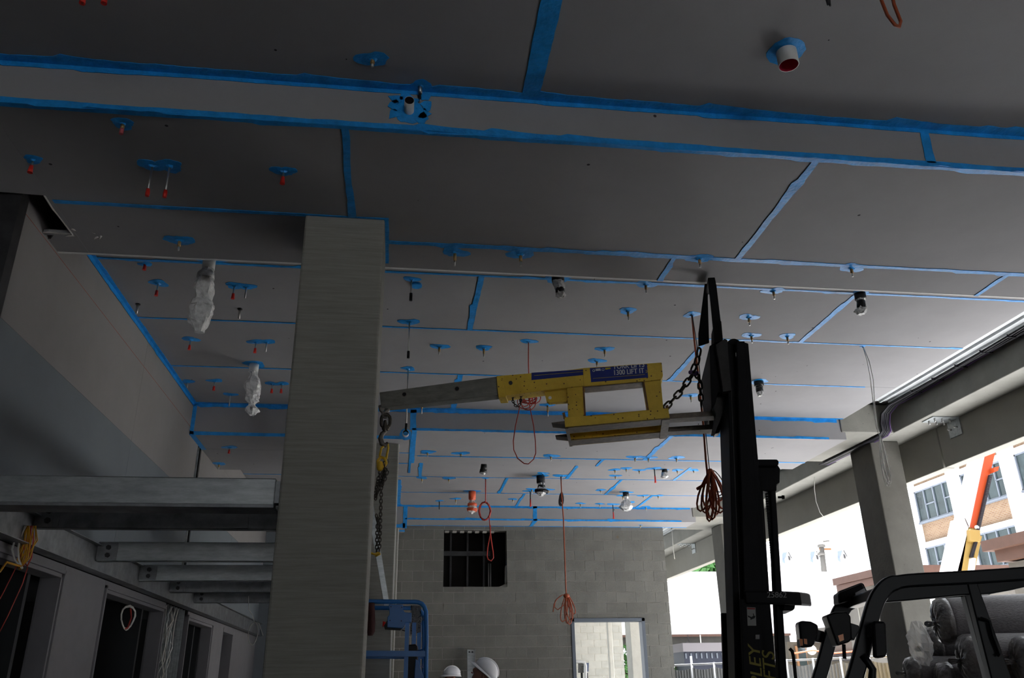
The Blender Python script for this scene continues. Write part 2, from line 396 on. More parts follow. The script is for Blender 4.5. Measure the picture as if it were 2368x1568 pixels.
bx(PZ(128,471,Z2).x, -.70, yl, Z2, .035); bx(-.17, XR, ya, Z2, .04, splash=.6); by(xb1, ya, YA1, Z2, .035); by(xb2, ya, YA1, Z2, .035)
bx(XL, XR, y31, Z3, .028, splash=.5); bx(XL, XR, y32, Z3, .024, splash=.4); bx(XL, XR-.4, y33, Z3, .022, splash=.3)
for x, a, b in ((cut3[1][0], y31, y32), (cut3[1][1], y31, y32), (cut3[2][0], y32, y33), (cut3[3][0], y33, YB0)): by(x, a, b, Z3, .05)
bead((XL+.004, 5.9, Z3-.02), (XL+.004, YB0, Z3-.02), .05, nrm=(1,0,0), rag=.3); by(XL+.02, 5.9, YB0, Z3, .035, rag=.3)
bx(XL, XR-.02, YB0-.02, Z3, .035, splash=.2); bead((XL, YB0-.001, Z3-.02), (XR-.1, YB0-.001, Z3-.02), .035, nrm=(0,-1,0), splash=.9)
bead((XL+.02, YB0-.001, Z3-.02), (XL+.02, YB0-.001, ZD), .05, nrm=(0,-1,0), rag=.3)
bead((XD+.01, YB0-.001, Z3-.02), (XD+.01, YB0-.001, Z2), .07, nrm=(0,-1,0))
bead((XD, YB0-.001, Z2+.01), (XR-.25, YB0-.001, Z2+.01), .026, nrm=(0,-1,0), splash=.4); bead((XL, YB0-.001, ZD+.012), (XD, YB0-.001, ZD+.012), .04, nrm=(0,-1,0), rag=.4)
by(XD+.03, YB0, YB1, Z2, .06, rag=.3); by(XD-.0, YB0, PZ(946,1093,ZD).y, ZD, .03, rag=.3)
bx(XD+.1, XR, yq, Z2, .035); by(xq, YB0, yq, Z2, .06); by(xq2, yq, YB1, Z2, .045); bx(-.1, XD, yd1, ZD, .02); bx(-.1, XD, PZ(925,1071,ZD).y, ZD, .02)
by(XL+.03, YB0, 10.6, ZD, .06, rag=.4)
bx(XL, XR, y51, Z3, .02, splash=.3); bx(XL, XR, y52, Z3, .02, splash=.3)
for c, a, b in ((cut5[0], YB1, y51), (cut5[1], y51, y52), (cut5[2], y52, YC0)):
    for x in c: by(x, a, b, Z3, .045)
bead((XL, YC0-.001, Z3-.015), (XR-.1, YC0-.001, Z3-.015), .03, nrm=(0,-1,0), splash=.8); bead((XD, YC0-.001, Z2+.015), (XR-.3, YC0-.001, Z2+.015), .028, nrm=(0,-1,0))
bead((xc, YC0-.001, Z2), (xc, YC0-.001, Z3), .08, nrm=(0,-1,0)); by(xc, YC0, YW, Z2, .08); bx(XD, XR, YW-.02, Z2, .03)
bx(-.72, -.15, 4.912, Z2, .018); by(-.16, 4.9, 5.55, Z2, .03)
bead((XD, YC0-.001, ZD-.05), (XD, YC0-.001, Z3-.03), .07, nrm=(0,-1,0), rag=.3); bead((-.2, YC0-.001, ZD-.01), (XD, YC0-.001, ZD-.01), .06, nrm=(0,-1,0))
by(-.02, 13.8, YC0, Z3, .06); bead((-.03, YW-.31, ZD-.035), (XD, YW-.31, ZD-.035), .05, nrm=(0,-1,0))

# ribbed metal deck and cables run at the right edge of the slab
dk = MB(); x = XR-.25
prof = []
while x < 6.56:
    prof += [(x, 4.95), (x+.10, 4.95), (x+.105, 4.925), (x+.125, 4.925), (x+.13, 4.95)]; x += .13
for y0, y1 in ((-22, YB0-.3), (YB1+.2, 15.6), (17, 27)):
    for (xa, za), (xb, zb) in zip(prof[:-1], prof[1:]): dk.add([(xa,y0,za),(xb,y0,zb),(xb,y1,zb),(xa,y1,za)], [(0,1,2,3)])
dk.build('metal_deck', 'deck_metal', ceil)
MB().box(XR+.05, 7.5, -22.2, 27, 5.02, 5.3).build('edge_slab', 'slab', ceil)

# right edge: concrete beam, stubs over the columns, outer spandrel panels
wr = structure('wall_right', (6.6, 0, 0))
ZS = 4.60
eb = MB().box(6.55, 7.02, -22, 27, ZS, 5.02).build('edge_beam', 'concrete', wr, bevel=.012)
def stub(y0, y1): MB().box(XR-.06, 6.56, y0, y1, ZS, 5.0).build('cross_beam', 'concrete', wr, bevel=.01)
stub(9.9, 11.45); stub(15.86, 17.3); stub(3.9, 5.55)
for y0, y1 in ((-22.2,-15.6),(-15.6,-9.1),(-9.1,-3.0),(-3.0, 3.1), (3.1, 9.62), (9.64, 16.0), (16.02, 22.4), (22.42, 27)):
    sp_ = MB().box(6.98, 7.14, y0, y1-.012, 4.06, 5.3).build('spandrel_panel', 'spandrel', wr, bevel=.008)
def bracket(y):
    b = MB().box(6.62, 6.99, y-.12, y+.12, ZS-.014, ZS).box(6.966, 6.98, y-.12, y+.12, ZS-.22, ZS-.014).build('steel_bracket', 'galv', wr)
    for dx in (6.68, 6.78, 6.88):
        for dy in (-.06, .06): MB().cyl((dx, y+dy, ZS-.014), (dx, y+dy, ZS-.06), .012, n=6).build('bolt', 'zinc', b)
    for dy in (-.06, .06): MB().cyl((6.966, y+dy, ZS-.12), (6.91, y+dy, ZS-.12), .012, n=6).build('bolt', 'zinc', b)
bracket(9.25); bracket(15.3); bracket(19.2)
# unseen wall added on the right to keep daylight off the near ceiling
MB().box(6.98, 7.14, 2.4, 5.9, 0, 4.06).box(6.98, 7.14, -22, 1.8, 0, 4.06).build('light_blocker', 'panel_concrete', wr)

# left wall: boards above the steel ledger, shop openings below it
wl = structure('wall_left', (XL, 0, 0))
def wpanel(y0, y1, z0, z1, m): unit_box('wall_panel', m, wl, XL-.013, XL, y0+.0015, y1-.0015, z0+.001, z1-.001)
zp = 3.73
Ye = PX(455, 1050, XL).y                              # exposed stud
for y0, y1 in ((5.02, 7.9), (7.9, Ye), (Ye+.22, 13.2), (13.2, YW)):
    wpanel(y0, y1, 2.6, zp, 'board_blue'); wpanel(y0, y1, zp, Z2-.02, 'board_pink'); wpanel(y0, y1, Z2-.02, Z3+.03, 'board_pink')
for a, b in ((5.02, YW),):
    MB().box(XL, XL+.0012, a, Ye, Z2-.0225, Z2-.0195).build('chalk_line', 'chalk_red', wl)
st = MB().box(XL-.06, XL-.004, Ye+.03, Ye+.035, 2.6, ZD).box(XL-.06, XL-.055, Ye+.03, Ye+.12, 2.6, ZD).box(XL-.03, XL-.004, Ye+.118, Ye+.122, 2.6, ZD).build('wall_stud', 'galv', wl)
MB().box(XL-.2, XL-.07, 5.0, YW, 2.4, 5.02).build('wall_core', 'void_dark', wl)
MB().box(XL-.8, XL-.6, -22, 4.6, 0, 5.02).build('wall_side', 'board_blue', wl)
post = MB().box(XL-.30, XL+.05, 4.87, 4.885, 0, Z2+.24).box(XL-.30, XL-.29, 4.885, 4.97, 0, Z2+.24).box(XL+.04, XL+.05, 4.885, 4.97, 0, Z2+.24).box(XL-.13, XL-.10, 4.85, 4.87, 0, Z2+.2).build('steel_post', 'steel_dark', wl)
# shop openings: (y0, y1)
yo = [(5.3, PX(120,1480,XL).y), (PX(222,1480,XL).y, PX(372,1480,XL).y), (PX(420,1480,XL).y+.15, PX(488,1480,XL).y), (PX(512,1500,XL).y, PX(535,1500,XL).y)]
zh = 2.36
piers = [(4.6, yo[0][0]), (yo[0][1], yo[1][0]), (yo[2][1], yo[3][0]), (yo[3][1], YW)]
for y0, y1 in piers: wpanel(y0, y1, 0, 2.46, 'plaster_white')
for y0, y1 in yo: wpanel(y0, y1, zh+.06, 2.46, 'plaster_white')
for y0, y1 in yo[:3]:
    f = MB().box(XL-.16, XL+.018, y0, y0+.03, 0, zh+.06).box(XL-.16, XL+.018, y1-.03, y1, 0, zh+.06).box(XL-.16, XL+.018, y0, y1, zh+.03, zh+.06)
    f.box(XL-.14, XL+.004, y0+.03, y0+.055, 0, zh+.03).box(XL-.14, XL+.004, y1-.055, y1-.03, 0, zh+.03).box(XL-.14, XL+.004, y0+.03, y1-.03, zh, zh+.03)
    f.build('opening_frame', 'plaster_white', wl, bevel=.003)
y0, y1 = yo[3]; MB().box(XL-.14, XL+.006, y1-.03, y1, 0, zh).box(XL-.14, XL+.006, y0, y1, zh-.0, zh+.06).build('opening_frame', 'plaster_white', wl)
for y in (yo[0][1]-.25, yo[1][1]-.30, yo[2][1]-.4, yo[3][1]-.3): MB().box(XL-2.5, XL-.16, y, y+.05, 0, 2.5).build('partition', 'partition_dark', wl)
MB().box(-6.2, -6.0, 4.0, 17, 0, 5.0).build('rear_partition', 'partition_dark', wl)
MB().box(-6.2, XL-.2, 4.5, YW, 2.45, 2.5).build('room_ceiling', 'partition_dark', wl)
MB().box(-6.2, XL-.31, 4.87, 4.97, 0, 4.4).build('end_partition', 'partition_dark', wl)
for yy in np.arange(yo[1][1]+.05, yo[2][0], .13): MB().box(XL-.09, XL-.085, yy, yy+.035, 0, 2.46).box(XL-.09, XL-.01, yy, yy+.003, 0, 2.46).build('wall_stud', 'galv', wl)
MB().box(-4.4, -4.36, 11.9, 11.94, 0, 2.44).build('room_stud', 'zinc', wl)

# back wall of concrete blocks with a duct hole and a door
wb = structure('wall_back', (2.6, YW, 0))
XB0, XB1 = -.08, 5.37
holes = [(.894, 2.139, 3.333, 4.41), (3.373, 4.844, -1, 2.74)]
def minus(rects, h):
    out = []
    for x0, x1, z0, z1 in rects:
        a0, a1, b0, b1 = h
        if x1 <= a0 or x0 >= a1 or z1 <= b0 or z0 >= b1: out.append((x0, x1, z0, z1)); continue
        if x0 < a0: out.append((x0, a0, z0, z1))
        if x1 > a1: out.append((a1, x1, z0, z1))
        m0, m1 = max(x0, a0), min(x1, a1)
        if z0 < b0: out.append((m0, m1, z0, b0))
        if z1 > b1: out.append((m0, m1, b1, z1))
    return out
ztop = PY(1300, 1226, YW).z; xph = PY(956, 1260, YW).x
core = [(XB0, XB1, 0, Z2)]
for h in holes: core = minus(core, (h[0]-.0, h[1]+.0, h[2], h[3]))
cm = MB()
for x0, x1, z0, z1 in core: cm.box(x0, x1-.004, YW+.005, YW+.19, z0, z1)
cm.build('mortar_core', 'mortar', wb)
k = 0; zt = ztop+.2
while zt > 1.45:
    z0, z1 = zt-.2+.005, min(zt-.005, Z2-.004); x = xph-4.0+(.2 if k % 2 == 0 else 0)
    while x < XB1:
        a, b = max(x+.005, XB0), min(x+.395, XB1)
        if b-a > .03:
            rs = [(a, b, z0, z1)]
            for h in holes: rs = minus(rs, h)
            for r in rs:
                if r[1]-r[0] > .02 and r[3]-r[2] > .015: unit_box('block', 'block', wb, r[0], r[1], YW-.002, YW+.14, r[2], r[3])
        x += .4
    zt -= .2; k += 1
MB().box(XB0, 3.37, YW-.001, YW+.1, 0, zt+.0).box(4.85, XB1, YW-.001, YW+.1, 0, zt).build('lower_blockwork', 'block', wb)
MB().box(-4, -.08, YW, YW+.19, 0, 5.0).build('return_board', 'board_blue', wb)
# duct hole: rough lintel edge, dark chase with studs behind
hx0, hx1, hz0, hz1 = holes[0]
MB().prism([(hx1-.16, YW+.02, hz0), (hx1, YW+.02, hz0), (hx1, YW+.02, hz0+.10), (hx1-.05, YW+.02, hz0+.05)], (0,.15,0)).prism([(hx1-.04, YW+.02, hz0+.05), (hx1, YW+.02, hz0+.05), (hx1, YW+.02, hz0+.42), (hx1-.03, YW+.02, hz0+.40)], (0,.15,0)).build('broken_block', 'block', wb)
lm = MB()
for i in range(7): lm.box(hx0+.02+i*.15, hx0+.10+i*.15, YW+.01, YW+.1, hz1-.035, hz1-.005)
lm.build('broken_lintel', 'mortar', wb)
ch = MB().box(hx0-.5, hx1+.5, YW+1.2, YW+1.25, hz0-.6, hz1+.6).box(hx0-.5, hx1+.5, YW+.2, YW+1.2, hz0-.62, hz0-.6).box(hx0-.5, hx1+.5, YW+.2, YW+1.2, hz1+.6, hz1+.62).box(hx0-.52, hx0-.5, YW+.2, YW+1.2, hz0-.6, hz1+.6).box(hx1+.5, hx1+.52, YW+.2, YW+1.2, hz0-.6, hz1+.6)
ch.build('chase_lining', 'void_dark', wb)
for px_ in (1040, 1079, 1117): xx = PY(px_, 1330, YW+.6).x; MB().box(xx, xx+.035, YW+.6, YW+.65, hz0-.6, hz1+.6).build('chase_stud', 'steel_dark', wb)
MB().box(hx0-.5, hx0+.98, YW+.55, YW+.6, 4.0, 4.09).build('chase_rail', 'steel_dark', wb)
for xx in (hx0+.93, hx0+.97): MB().cyl((xx, YW+.45, hz0-.6), (xx, YW+.45, hz0+.5), .012).build('chase_pipe', 'zinc', wb)
# steel door frame
d1 = structure('door_1', (4.1, YW, 0))
dx0, dx1, dz = 3.373, 4.844, 2.74
df = MB().box(dx0, dx0+.065, YW-.02, YW+.2, 0, dz).box(dx1-.065, dx1, YW-.02, YW+.2, 0, dz).box(dx0, dx1, YW-.02, YW+.2, dz-.065, dz)
df.build('door_frame', 'door_frame', d1, bevel=.004)

# the yard-side room behind the door
wf = structure('wall_far', (5, 26, 0))
YF = 26.0; xf0, xf1 = 4.0, PY(1440, 1480, YF).x
MB().box(xf0, xf1-.005, YF+.008, YF+.2, 0, 4.6).build('mortar_core', 'mortar_pale', wf)
k = 0; zt = 4.6
while zt > 1.2:
    x = xf0+(0 if k % 2 else -.2)
    while x < xf1:
        a, b = max(x+.005, xf0), min(x+.395, xf1)
        if b-a > .03: unit_box('block', 'block_pale', wf, a, b, YF, YF+.15, zt-.195, zt-.005)
        x += .4
    zt -= .2; k += 1

# unseen back wall behind the photographer, its opening shaped to light camera-facing surfaces
MB().box(-8, -1.0, -22.2, -22, 0, 5.3).box(-1.0, 7.14, -22.2, -22, 4.2, 5.3).build('wall_rear', 'concrete', kind='structure')

# concrete columns
def column(x0, x1, y0, y1, z1, label, m='concrete_col', strip=False):
    t = thing('concrete_column', label, 'column', ((x0+x1)/2, (y0+y1)/2, 0))
    MB().box(x0, x1, y0, y1, 0, z1).build('shaft', m, t, bevel=.014)
    if strip: MB().box(x1-.001, x1+.006, y0+.02, y0+.12, 0, z1).build('corner_strip', 'bead_white', t)
    return t
column(-.70, -.17, 4.92, 5.50, Z2, 'square grey concrete column with horizontal formwork lines under the first beam')
column(-.58, -.035, 10.15, 10.7, ZD, 'grey concrete column behind the hanging chain hoist', strip=True)
column(-.50, 0.0, 15.95, 16.45, ZD-.03, 'grey concrete column against the end of the block wall', strip=True)
xcl = PZ(2000, 1025, ZS).x
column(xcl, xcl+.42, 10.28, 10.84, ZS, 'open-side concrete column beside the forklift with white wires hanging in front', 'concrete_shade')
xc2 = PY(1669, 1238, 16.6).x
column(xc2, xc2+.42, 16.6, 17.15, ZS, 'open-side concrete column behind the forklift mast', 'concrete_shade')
column(6.42, 6.84, 3.95, 4.5, ZS, 'open-side concrete column nearest the unseen hoarding', 'concrete')
xa_, xb_ = PY(1460, 1500, 21.6).x, PY(1408, 1500, 23.4).x
column(xa_, xa_+.36, 21.6, 22.1, ZS, 'pale concrete column seen through the right of the doorway', 'concrete_pale')
column(xb_, xb_+.12, 23.4, 23.55, ZS, 'slim pale post in front of the far block wall through the doorway', 'concrete_pale')

# ================================================================== LEFT STEEL FRAME
def cbeam(name, label, a, b, h, w, face, m='galv', lip=.02, t=.004, cat='steel beam', group=None, lowered=0.0):
    """C channel from a to b (bottom line of the web); web faces -Y or +X; flanges go back by w."""
    a, b = Vector(a), Vector(b); th = thing(name, label, cat, (a+b)/2, group)
    d = (b-a).normalized(); back = Vector(face)
    up = Vector((0,0,1)); mb = MB()
    L = (b-a).length/2; c = (a+b)/2
    mb.obox(c+up*h/2+back*t/2, d*L, back*t/2, up*h/2)
    mb.build('web', m, th)
    MB().obox(c+up*t/2+back*w/2, d*L, back*w/2, up*t/2).obox(c+back*(w-t/2)+up*lip/2, d*L, back*t/2, up*lip/2).build('bottom_flange', m, th)
    MB().obox(c+up*(h-t/2)+back*w/2, d*L, back*w/2, up*t/2).obox(c+back*(w-t/2)+up*(h-lip/2), d*L, back*t/2, up*lip/2).build('top_flange', m, th)
    return th
XF = XL+.075
led = cbeam('ledger_beam', 'long galvanised steel ledger beam fixed along the left wall', (XF, 4.75, 2.465), (XF, YW-.1, 2.465), .205, .074, (-1,0,0), 'galv_dark')
MB().box(XF, XF+.05, 4.75, YW-.1, 2.460, 2.466).build('lower_lip', 'galv_dark', led); MB().box(XF, XF+.045, 4.75, YW-.1, 2.664, 2.67).build('upper_lip', 'galv_dark', led)
def joist(y, xr, zb, h, label, stiff=(), m='galv'):
    a = cbeam('floor_joist', label, (XF+.005, y, zb), (xr, y, zb), h, .07, (0,1,0), m, cat='steel joist')
    MB().box(XF+.002, XF+.16, y-.008, y, zb+.01, zb+h-.01).build('end_cleat', 'galv_dark', a)
    for dz in (.3, .7): MB().cyl((XF+.09, y-.006, zb+h*dz), (XF+.09, y-.024, zb+h*dz), .02, n=6).build('bolt', 'steel_dark', a)
    for xx in stiff: MB().box(xx, xx+.09, y-.012, y, zb+.005, zb+h-.005).build('stiffener', 'galv_dark', a)
    return a
ja = thing('header_beam', 'deep galvanised steel box beam bolted to the near concrete column', 'steel beam', (-1.5, 5.02, 2.55))
MB().box(-2.75, -.735, 4.99, 5.09, 2.555, 2.715).build('web', 'galv', ja, bevel=.006); MB().box(-2.75, -.735, 4.985, 5.19, 2.54, 2.556).build('bottom_flange', 'galv_dark', ja)
MB().box(-.735, -.70, 5.0, 5.08, 2.57, 2.70).build('end_plate', 'galv_dark', ja)
joist(5.98, -.66, 2.585, .16, 'dark galvanised joist with welded stiffener plates behind the box beam', (PY(93,1190,5.98).x, PY(545,1200,5.98).x), 'galv_dark')
joist(7.28, -.66, 2.545, .155, 'galvanised joist with two end bolts, second along the ledger')
joist(8.52, -.66, 2.53, .15, 'galvanised joist with two end bolts, third along the ledger')
joist(9.7, -.66, 2.545, .15, 'galvanised joist with two end bolts, fourth along the ledger', m='galv_dark')
joist(10.9, -.66, 2.545, .15, 'galvanised joist at the far end of the row, fifth along the ledger', m='galv_dark')
tb_ = thing('trimmer_beam', 'galvanised trimmer beam running between the concrete columns', 'steel beam', (-.66, 8, 2.56))
MB().box(-.66, -.655, 5.5, 11.4, 2.54, 2.72).build('web', 'galv_dark', tb_); MB().box(-.655, -.60, 5.5, 11.4, 2.54, 2.545).build('bottom_flange', 'galv_dark', tb_)

# cables on the left
def cable(name, label, cat, pts, r, m, group=None, n=6):
    return tag(MB().tube(pts, r, n).build(name, m), label, cat, group)
cb = thing('cable_bundle', 'bundle of yellow and white cable hanging in loops from the steel joist', 'cables', PY(70,1215,5.9))
for i in range(9):
    x0 = 62+R.uniform(-8,26); x1 = 55+R.uniform(-12,12); dy = R.uniform(-12,6); dep = 5.86+R.uniform(-.03,.03)
    pts = [PY(x0, 1216, dep), PY(x0+R.uniform(-4,6), 1250, dep), PY((x0+x1)/2+R.uniform(-6,10), 1290, dep), PY(x1, 1313+dy, dep), PY(x1-6, 1300, dep+.02), PY(x0-12, 1260, dep+.03), PY(x0-4, 1216, dep+.03)]
    MB().tube(pts, .0045, 6).build('cable_loop', 'cable_yellow' if i % 4 else 'cable_red', cb)
for i in range(2):
    MB().tube([PY(56+i*4,1216,5.84), PY(36+i*10,1245,5.84), PY(28+i*14,1270,5.84), PY(34+i*10,1295,5.84), PY(52,1315,5.84)], .0065, 6).build('cable_loop', 'cable_white', cb)
MB().tube([PY(50,1310,5.85), PY(15,1300,5.7), PY(0,1322,5.6), PY(-40,1340,5.5)], .007).build('cable_tail', 'cable_yellow', cb)
MB().tube([PY(38,1310,5.85), PY(8,1370,5.8), PY(-20,1420,5.8)], .0035).build('cable_tail', 'cable_red', cb)
MB().tube([PY(64,1312,5.85), PY(52,1350,5.85), PY(20,1420,5.85), PY(-20,1500,5.85)], .0035).build('cable_tail', 'cable_red', cb)
def coil(name, label, c, ax, rx, rz, turns, r, m, group=None, jit=.25, extra=()):
    """a coil of cable hanging in the plane of ax and z"""
    t = thing(name, label, 'cable coil', c, group); ax = Vector(ax).normalized(); nb = ax.cross(Vector((0,0,1)))
    pts = []
    for i in range(turns*14):
        a = 2*math.pi*i/14; k_ = 1+jit*.4*math.sin(i*.61)+R.uniform(-.05,.05)
        pts.append(Vector(c)+ax*(rx*k_*math.sin(a))+Vector((0,0,1))*(rz*(1+.08*math.sin(i*.37))*math.cos(a)-rz)+nb*(.012*math.sin(i*.9)))
    MB().tube(pts, r, 5).build('coil', m, t)
    for nm, pp, rr, mm in extra: MB().tube(pp, rr, 6).build(nm, mm, t)
    return t
p = PX(300, 1402, XL-.1)
coil('cable_coil', 'small coil of red and white cable hanging in a dark shop opening', p, (.3,1,0), .11, .11, 5, .0035, 'cable_white',
     extra=(('coil_tie', [p+Vector((0,.04,-.02)), p+Vector((0,.11,-.1)), p+Vector((0,.05,-.2)), p+Vector((0,-.04,-.215))], .009, 'cable_red'), ('hanger', [p, p+Vector((0,.02,.05)), PX(306,1385,XL-.1)+Vector((0,0,.05))], .003, 'cable_white')))
p = PY(588, 1438, 10.9)
coil('cable_coil', 'thin white cable loop hanging below the last steel joist', p, (1,.2,0), .055, .13, 2, .004, 'cable_white', jit=.1,
     extra=(('hanger', [p, p+Vector((-.03,0,.08)), p+Vector((-.08,0,.14)), p+Vector((-.1,-.0,.30))], .004, 'cable_white'), ('tail', [p, p+Vector((.06,0,-.02)), p+Vector((.12,0,-.16))], .004, 'cable_white')))
wc = thing('wall_cables', 'tangle of grey cables clipped in the open stud bay of the left wall', 'cables', (XL, yo[1][1]+.3, 0))
for i in range(12):
    yb = yo[1][1]+.08+R.random()*.5; q = []
    for j in range(9): q.append(Vector((XL-.03+R.uniform(-.02,.05), yb+R.uniform(-.16,.16)*(.3+j/10), 2.44-j*.14)))
    MB().tube(q, .006, 5).build('cable_strand', 'cable_white' if i % 3 else 'galv', wc)

# ================================================================== HANGERS IN THE CEILING
def patch(parent, P, r, seed, elong=1.35):
    q = random.Random(seed); n = 22; ph = q.random()*6; rr = []
    for i in range(n):
        a = 2*math.pi*i/n
        k_ = r*(1+.16*math.sin(2*a+ph)+.12*math.sin(3*a+ph*2)+q.uniform(-.09,.09))
        rr.append((P.x+elong*k_*math.cos(a), P.y+k_*math.sin(a)))
    m = MB().loft([[Vector((x, y, P.z)) for x, y in rr], [Vector((x, y, P.z-.003)) for x, y in rr], [Vector((P.x+(x-P.x)*.3, P.y+(y-P.y)*.3, P.z-.006)) for x, y in rr], [Vector((P.x+(x-P.x)*.16, P.y+(y-P.y)*.16, P.z-.016)) for x, y in rr]], smooth=False)
    return m.build('sealant_patch', 'sealant', parent)
RODL = {
 ('bay1','sleeve'): 'stub hanger rod in a round blue patch before the first beam', ('bay1','dark'): 'bent hanger rod in blue sealant where the first beam starts',
 ('A','red'): 'hanger rod with a red cap under the first beam soffit', ('A','pink'): 'brass stub with a pink cap under the first beam soffit', ('A','redlong'): 'long twin hanger rod with red cap under the first beam soffit',
 ('A','sleeve'): 'bare hanger rod in a blue patch under the first beam soffit',
 ('b3','red'): 'red capped hanger rod in the ceiling bay left of the square column', ('b3','plain'): 'thin bare hanger rod in the ceiling bay left of the square column',
 ('b3','bare'): 'bare metal anchor without sealant in the ceiling bay left of the square column',
 ('b3','sleeve'): 'short sleeved hanger rod in the ceiling bay above the yellow jib', ('b3','black'): 'long hanger rod with a black tip right of the square column',
 ('B','sleeve'): 'short hanger rod under the second beam soffit', ('B','red'): 'red capped hanger rod under the second beam soffit',
 ('b5','sleeve'): 'short dark hanger rod in the far ceiling bay', ('b5','red'): 'long hanger rod with a red sleeve in the far ceiling bay', ('b5','plain'): 'thin long hanger rod in the far ceiling bay',
 ('C','sleeve'): 'single hanger rod under the last beam soffit above the block wall'}
RODX = {(416,555): 'bare hanger rod under the first beam soffit left of the square column', (1052,583): 'bare hanger rod under the first beam soffit, closest on the right of the square column', (1204,588): 'bare hanger rod under the first beam soffit, second right of the square column',
 (1617,597): 'bare hanger rod on the blue seam above the forklift backrest', (1968,619): 'bare hanger rod on the blue seam of the first beam above the open-edge bagged pipe',
 (1016,801): 'short sleeved rod just right of the long black tipped rods', (1119,804): 'short sleeved rod between the black tipped rods and the red cable drop', (1493,657): 'short sleeved rod tight behind the first beam edge right of the taped bag',
 (1452,718): 'short sleeved rod standing alone between the taped bag and the thick orange cable', (1788,672): 'short sleeved rod tight behind the first beam edge right of the forklift backrest', (1731,733): 'short sleeved rod right of the mast top with the widest patch of three',
 (1737,775): 'short sleeved rod right of the mast top with the smallest patch, touching a blue seam', (1820,777): 'short sleeved rod beside a slanting blue seam right of the mast', (1398,807): 'short sleeved rod above the jib, the farther of a pair from its lettered sticker',
 (1380,834): 'short sleeved rod directly above the lettered jib sticker', (1597,914): 'short sleeved rod between the safety chain and the fork heels', (1266,936): 'slender rod hanging behind the jib lug plate', (976,925): 'thin rod end showing just below the grey sliding boom',
 (947,744): 'black tipped long rod hanging clear right of the square column', (944,852): 'longest black tipped rod, ending at the ringed pipe stub', (953,600): 'black tipped rod beside the plain white pipe',
 (507,1072): 'short hanger rod under the second beam at the left wall', (1016,1158): 'thin long rod in the far ceiling bay near the last beam', (1255,1094): 'thin long rod beside the fat black and white bag',
 (1226,1135): 'long rod with a red sleeve left of the fat black and white bag', (1513,1083): 'long rod with a red sleeve left of the little striped bag', (1417,1166): 'long rod with a red sleeve left of the white corded bag',
 (77,368): 'red capped rod above the torn hole in the first beam soffit', (656,395): 'red capped rod under the first beam in front of the square column', (972,198): 'bent rod above the small pipe stub on the first beam face',
 (339,580): 'red capped rod mostly hidden behind the first beam edge', (441,784): 'red capped rod beside the end of the long dirty bag', (366,654): 'red capped rod between the left wall and the long dirty bag', (497,880): 'red capped rod left of the round knotted bag',
 (435,882): 'thin bare rod close to the left wall sealant line', (533,912): 'thin bare rod in front of the second beam face left of the knotted bag'}
def rod(x, y, xe, ye, z, bay, kind, r=.07, hide=None):
    if hide: P = PY(xe, ye, hide); P = Vector((P.x, P.y, z))
    else: P = PZ(x, y, z)
    d = ray(xe, ye); zt_ = EYE + d.z*P.y/d.y; zt_ = min(zt_, z-.05)
    lb_ = RODX.get((x, y), RODL[(bay, kind)])
    t = thing('hanger_rod', lb_, 'hanger rod', (P.x, P.y, zt_), 'hanger rods in the ceiling')
    if kind != 'bare': patch(t, P, r, int(x*7+y))
    Ln = z-zt_
    if kind in ('sleeve', 'pink', 'dark'):
        MB().cyl(P, (P.x, P.y, z-Ln*.62), .012, n=8).build('sleeve', 'brass' if kind != 'dark' else 'zinc', t); MB().cyl((P.x, P.y, z-Ln*.5), (P.x, P.y, zt_), .007 if kind != 'pink' else .012, n=8).build('rod', 'pink_cap' if kind == 'pink' else ('black_plastic' if kind == 'dark' else 'zinc'), t)
    elif kind == 'bare':
        MB().cyl((P.x,P.y,z), (P.x,P.y,z-.008), .022, n=10).build('washer', 'steel_dark', t); MB().cyl(P, (P.x,P.y,zt_), .011, n=8).build('rod', 'zinc', t)
    else:
        MB().cyl(P, (P.x, P.y, zt_), .0065 if bay != 'b5' else .009, n=8).build('rod', 'zinc' if bay != 'b5' else 'steel_dark', t)
        if kind in ('red', 'redlong'):
            cl = .045 if bay != 'b5' else min(.16, Ln*.45); MB().tube([(P.x,P.y,zt_+cl), (P.x,P.y,zt_+cl*.4), (P.x,P.y,zt_-.004)], [.011,.013,.016 if kind == 'red' else .012], 8).build('cap', 'red_cap', t)
        if kind == 'black': MB().cyl((P.x,P.y,zt_+.06), (P.x,P.y,zt_-.01), .013, n=8).build('cap', 'black_plastic', t)
for a in ((862,136,861,155),): rod(*a, Z3, 'bay1', 'sleeve', r=.062)
for a in ((972,198,967,228), (1783,283,1785,301), (2203,329,2206,346)): rod(*a, Z3, 'bay1', 'dark', r=.05)
rod(285,285,283,310, Z2,'A','pink', r=.048); rod(77,368,72,398, Z2,'A','red', r=.042); rod(656,395,654,424, Z2,'A','red', r=.052)
rod(353,382,340,452, Z2,'A','redlong', r=.06); rod(393,383,381,455, Z2,'A','redlong', r=.06)
for a in ((416,555,414,580),(1052,583,1054,615),(1204,588,1206,615),(1617,597,1618,618),(1968,619,1971,640)): rod(*a, Z2,'A','sleeve', r=.07)
for a in ((366,654,362,683),(542,660,536,690),(441,784,439,808),(592,790,590,815),(497,880,496,902),(630,887,628,908),(652,887,651,908)): rod(*a, Z3,'b3','red', r=.06)
rod(339,580,338,598, Z3,'b3','red', hide=6.3, r=.04)
for a in ((570,662,567,690),(617,790,614,814),(533,912,531,940),(435,882,434,897)): rod(*a, Z3,'b3','plain', r=.06)
for a in ((319,703,317,726),(555,714,553,738)): rod(*a, Z3,'b3','bare')
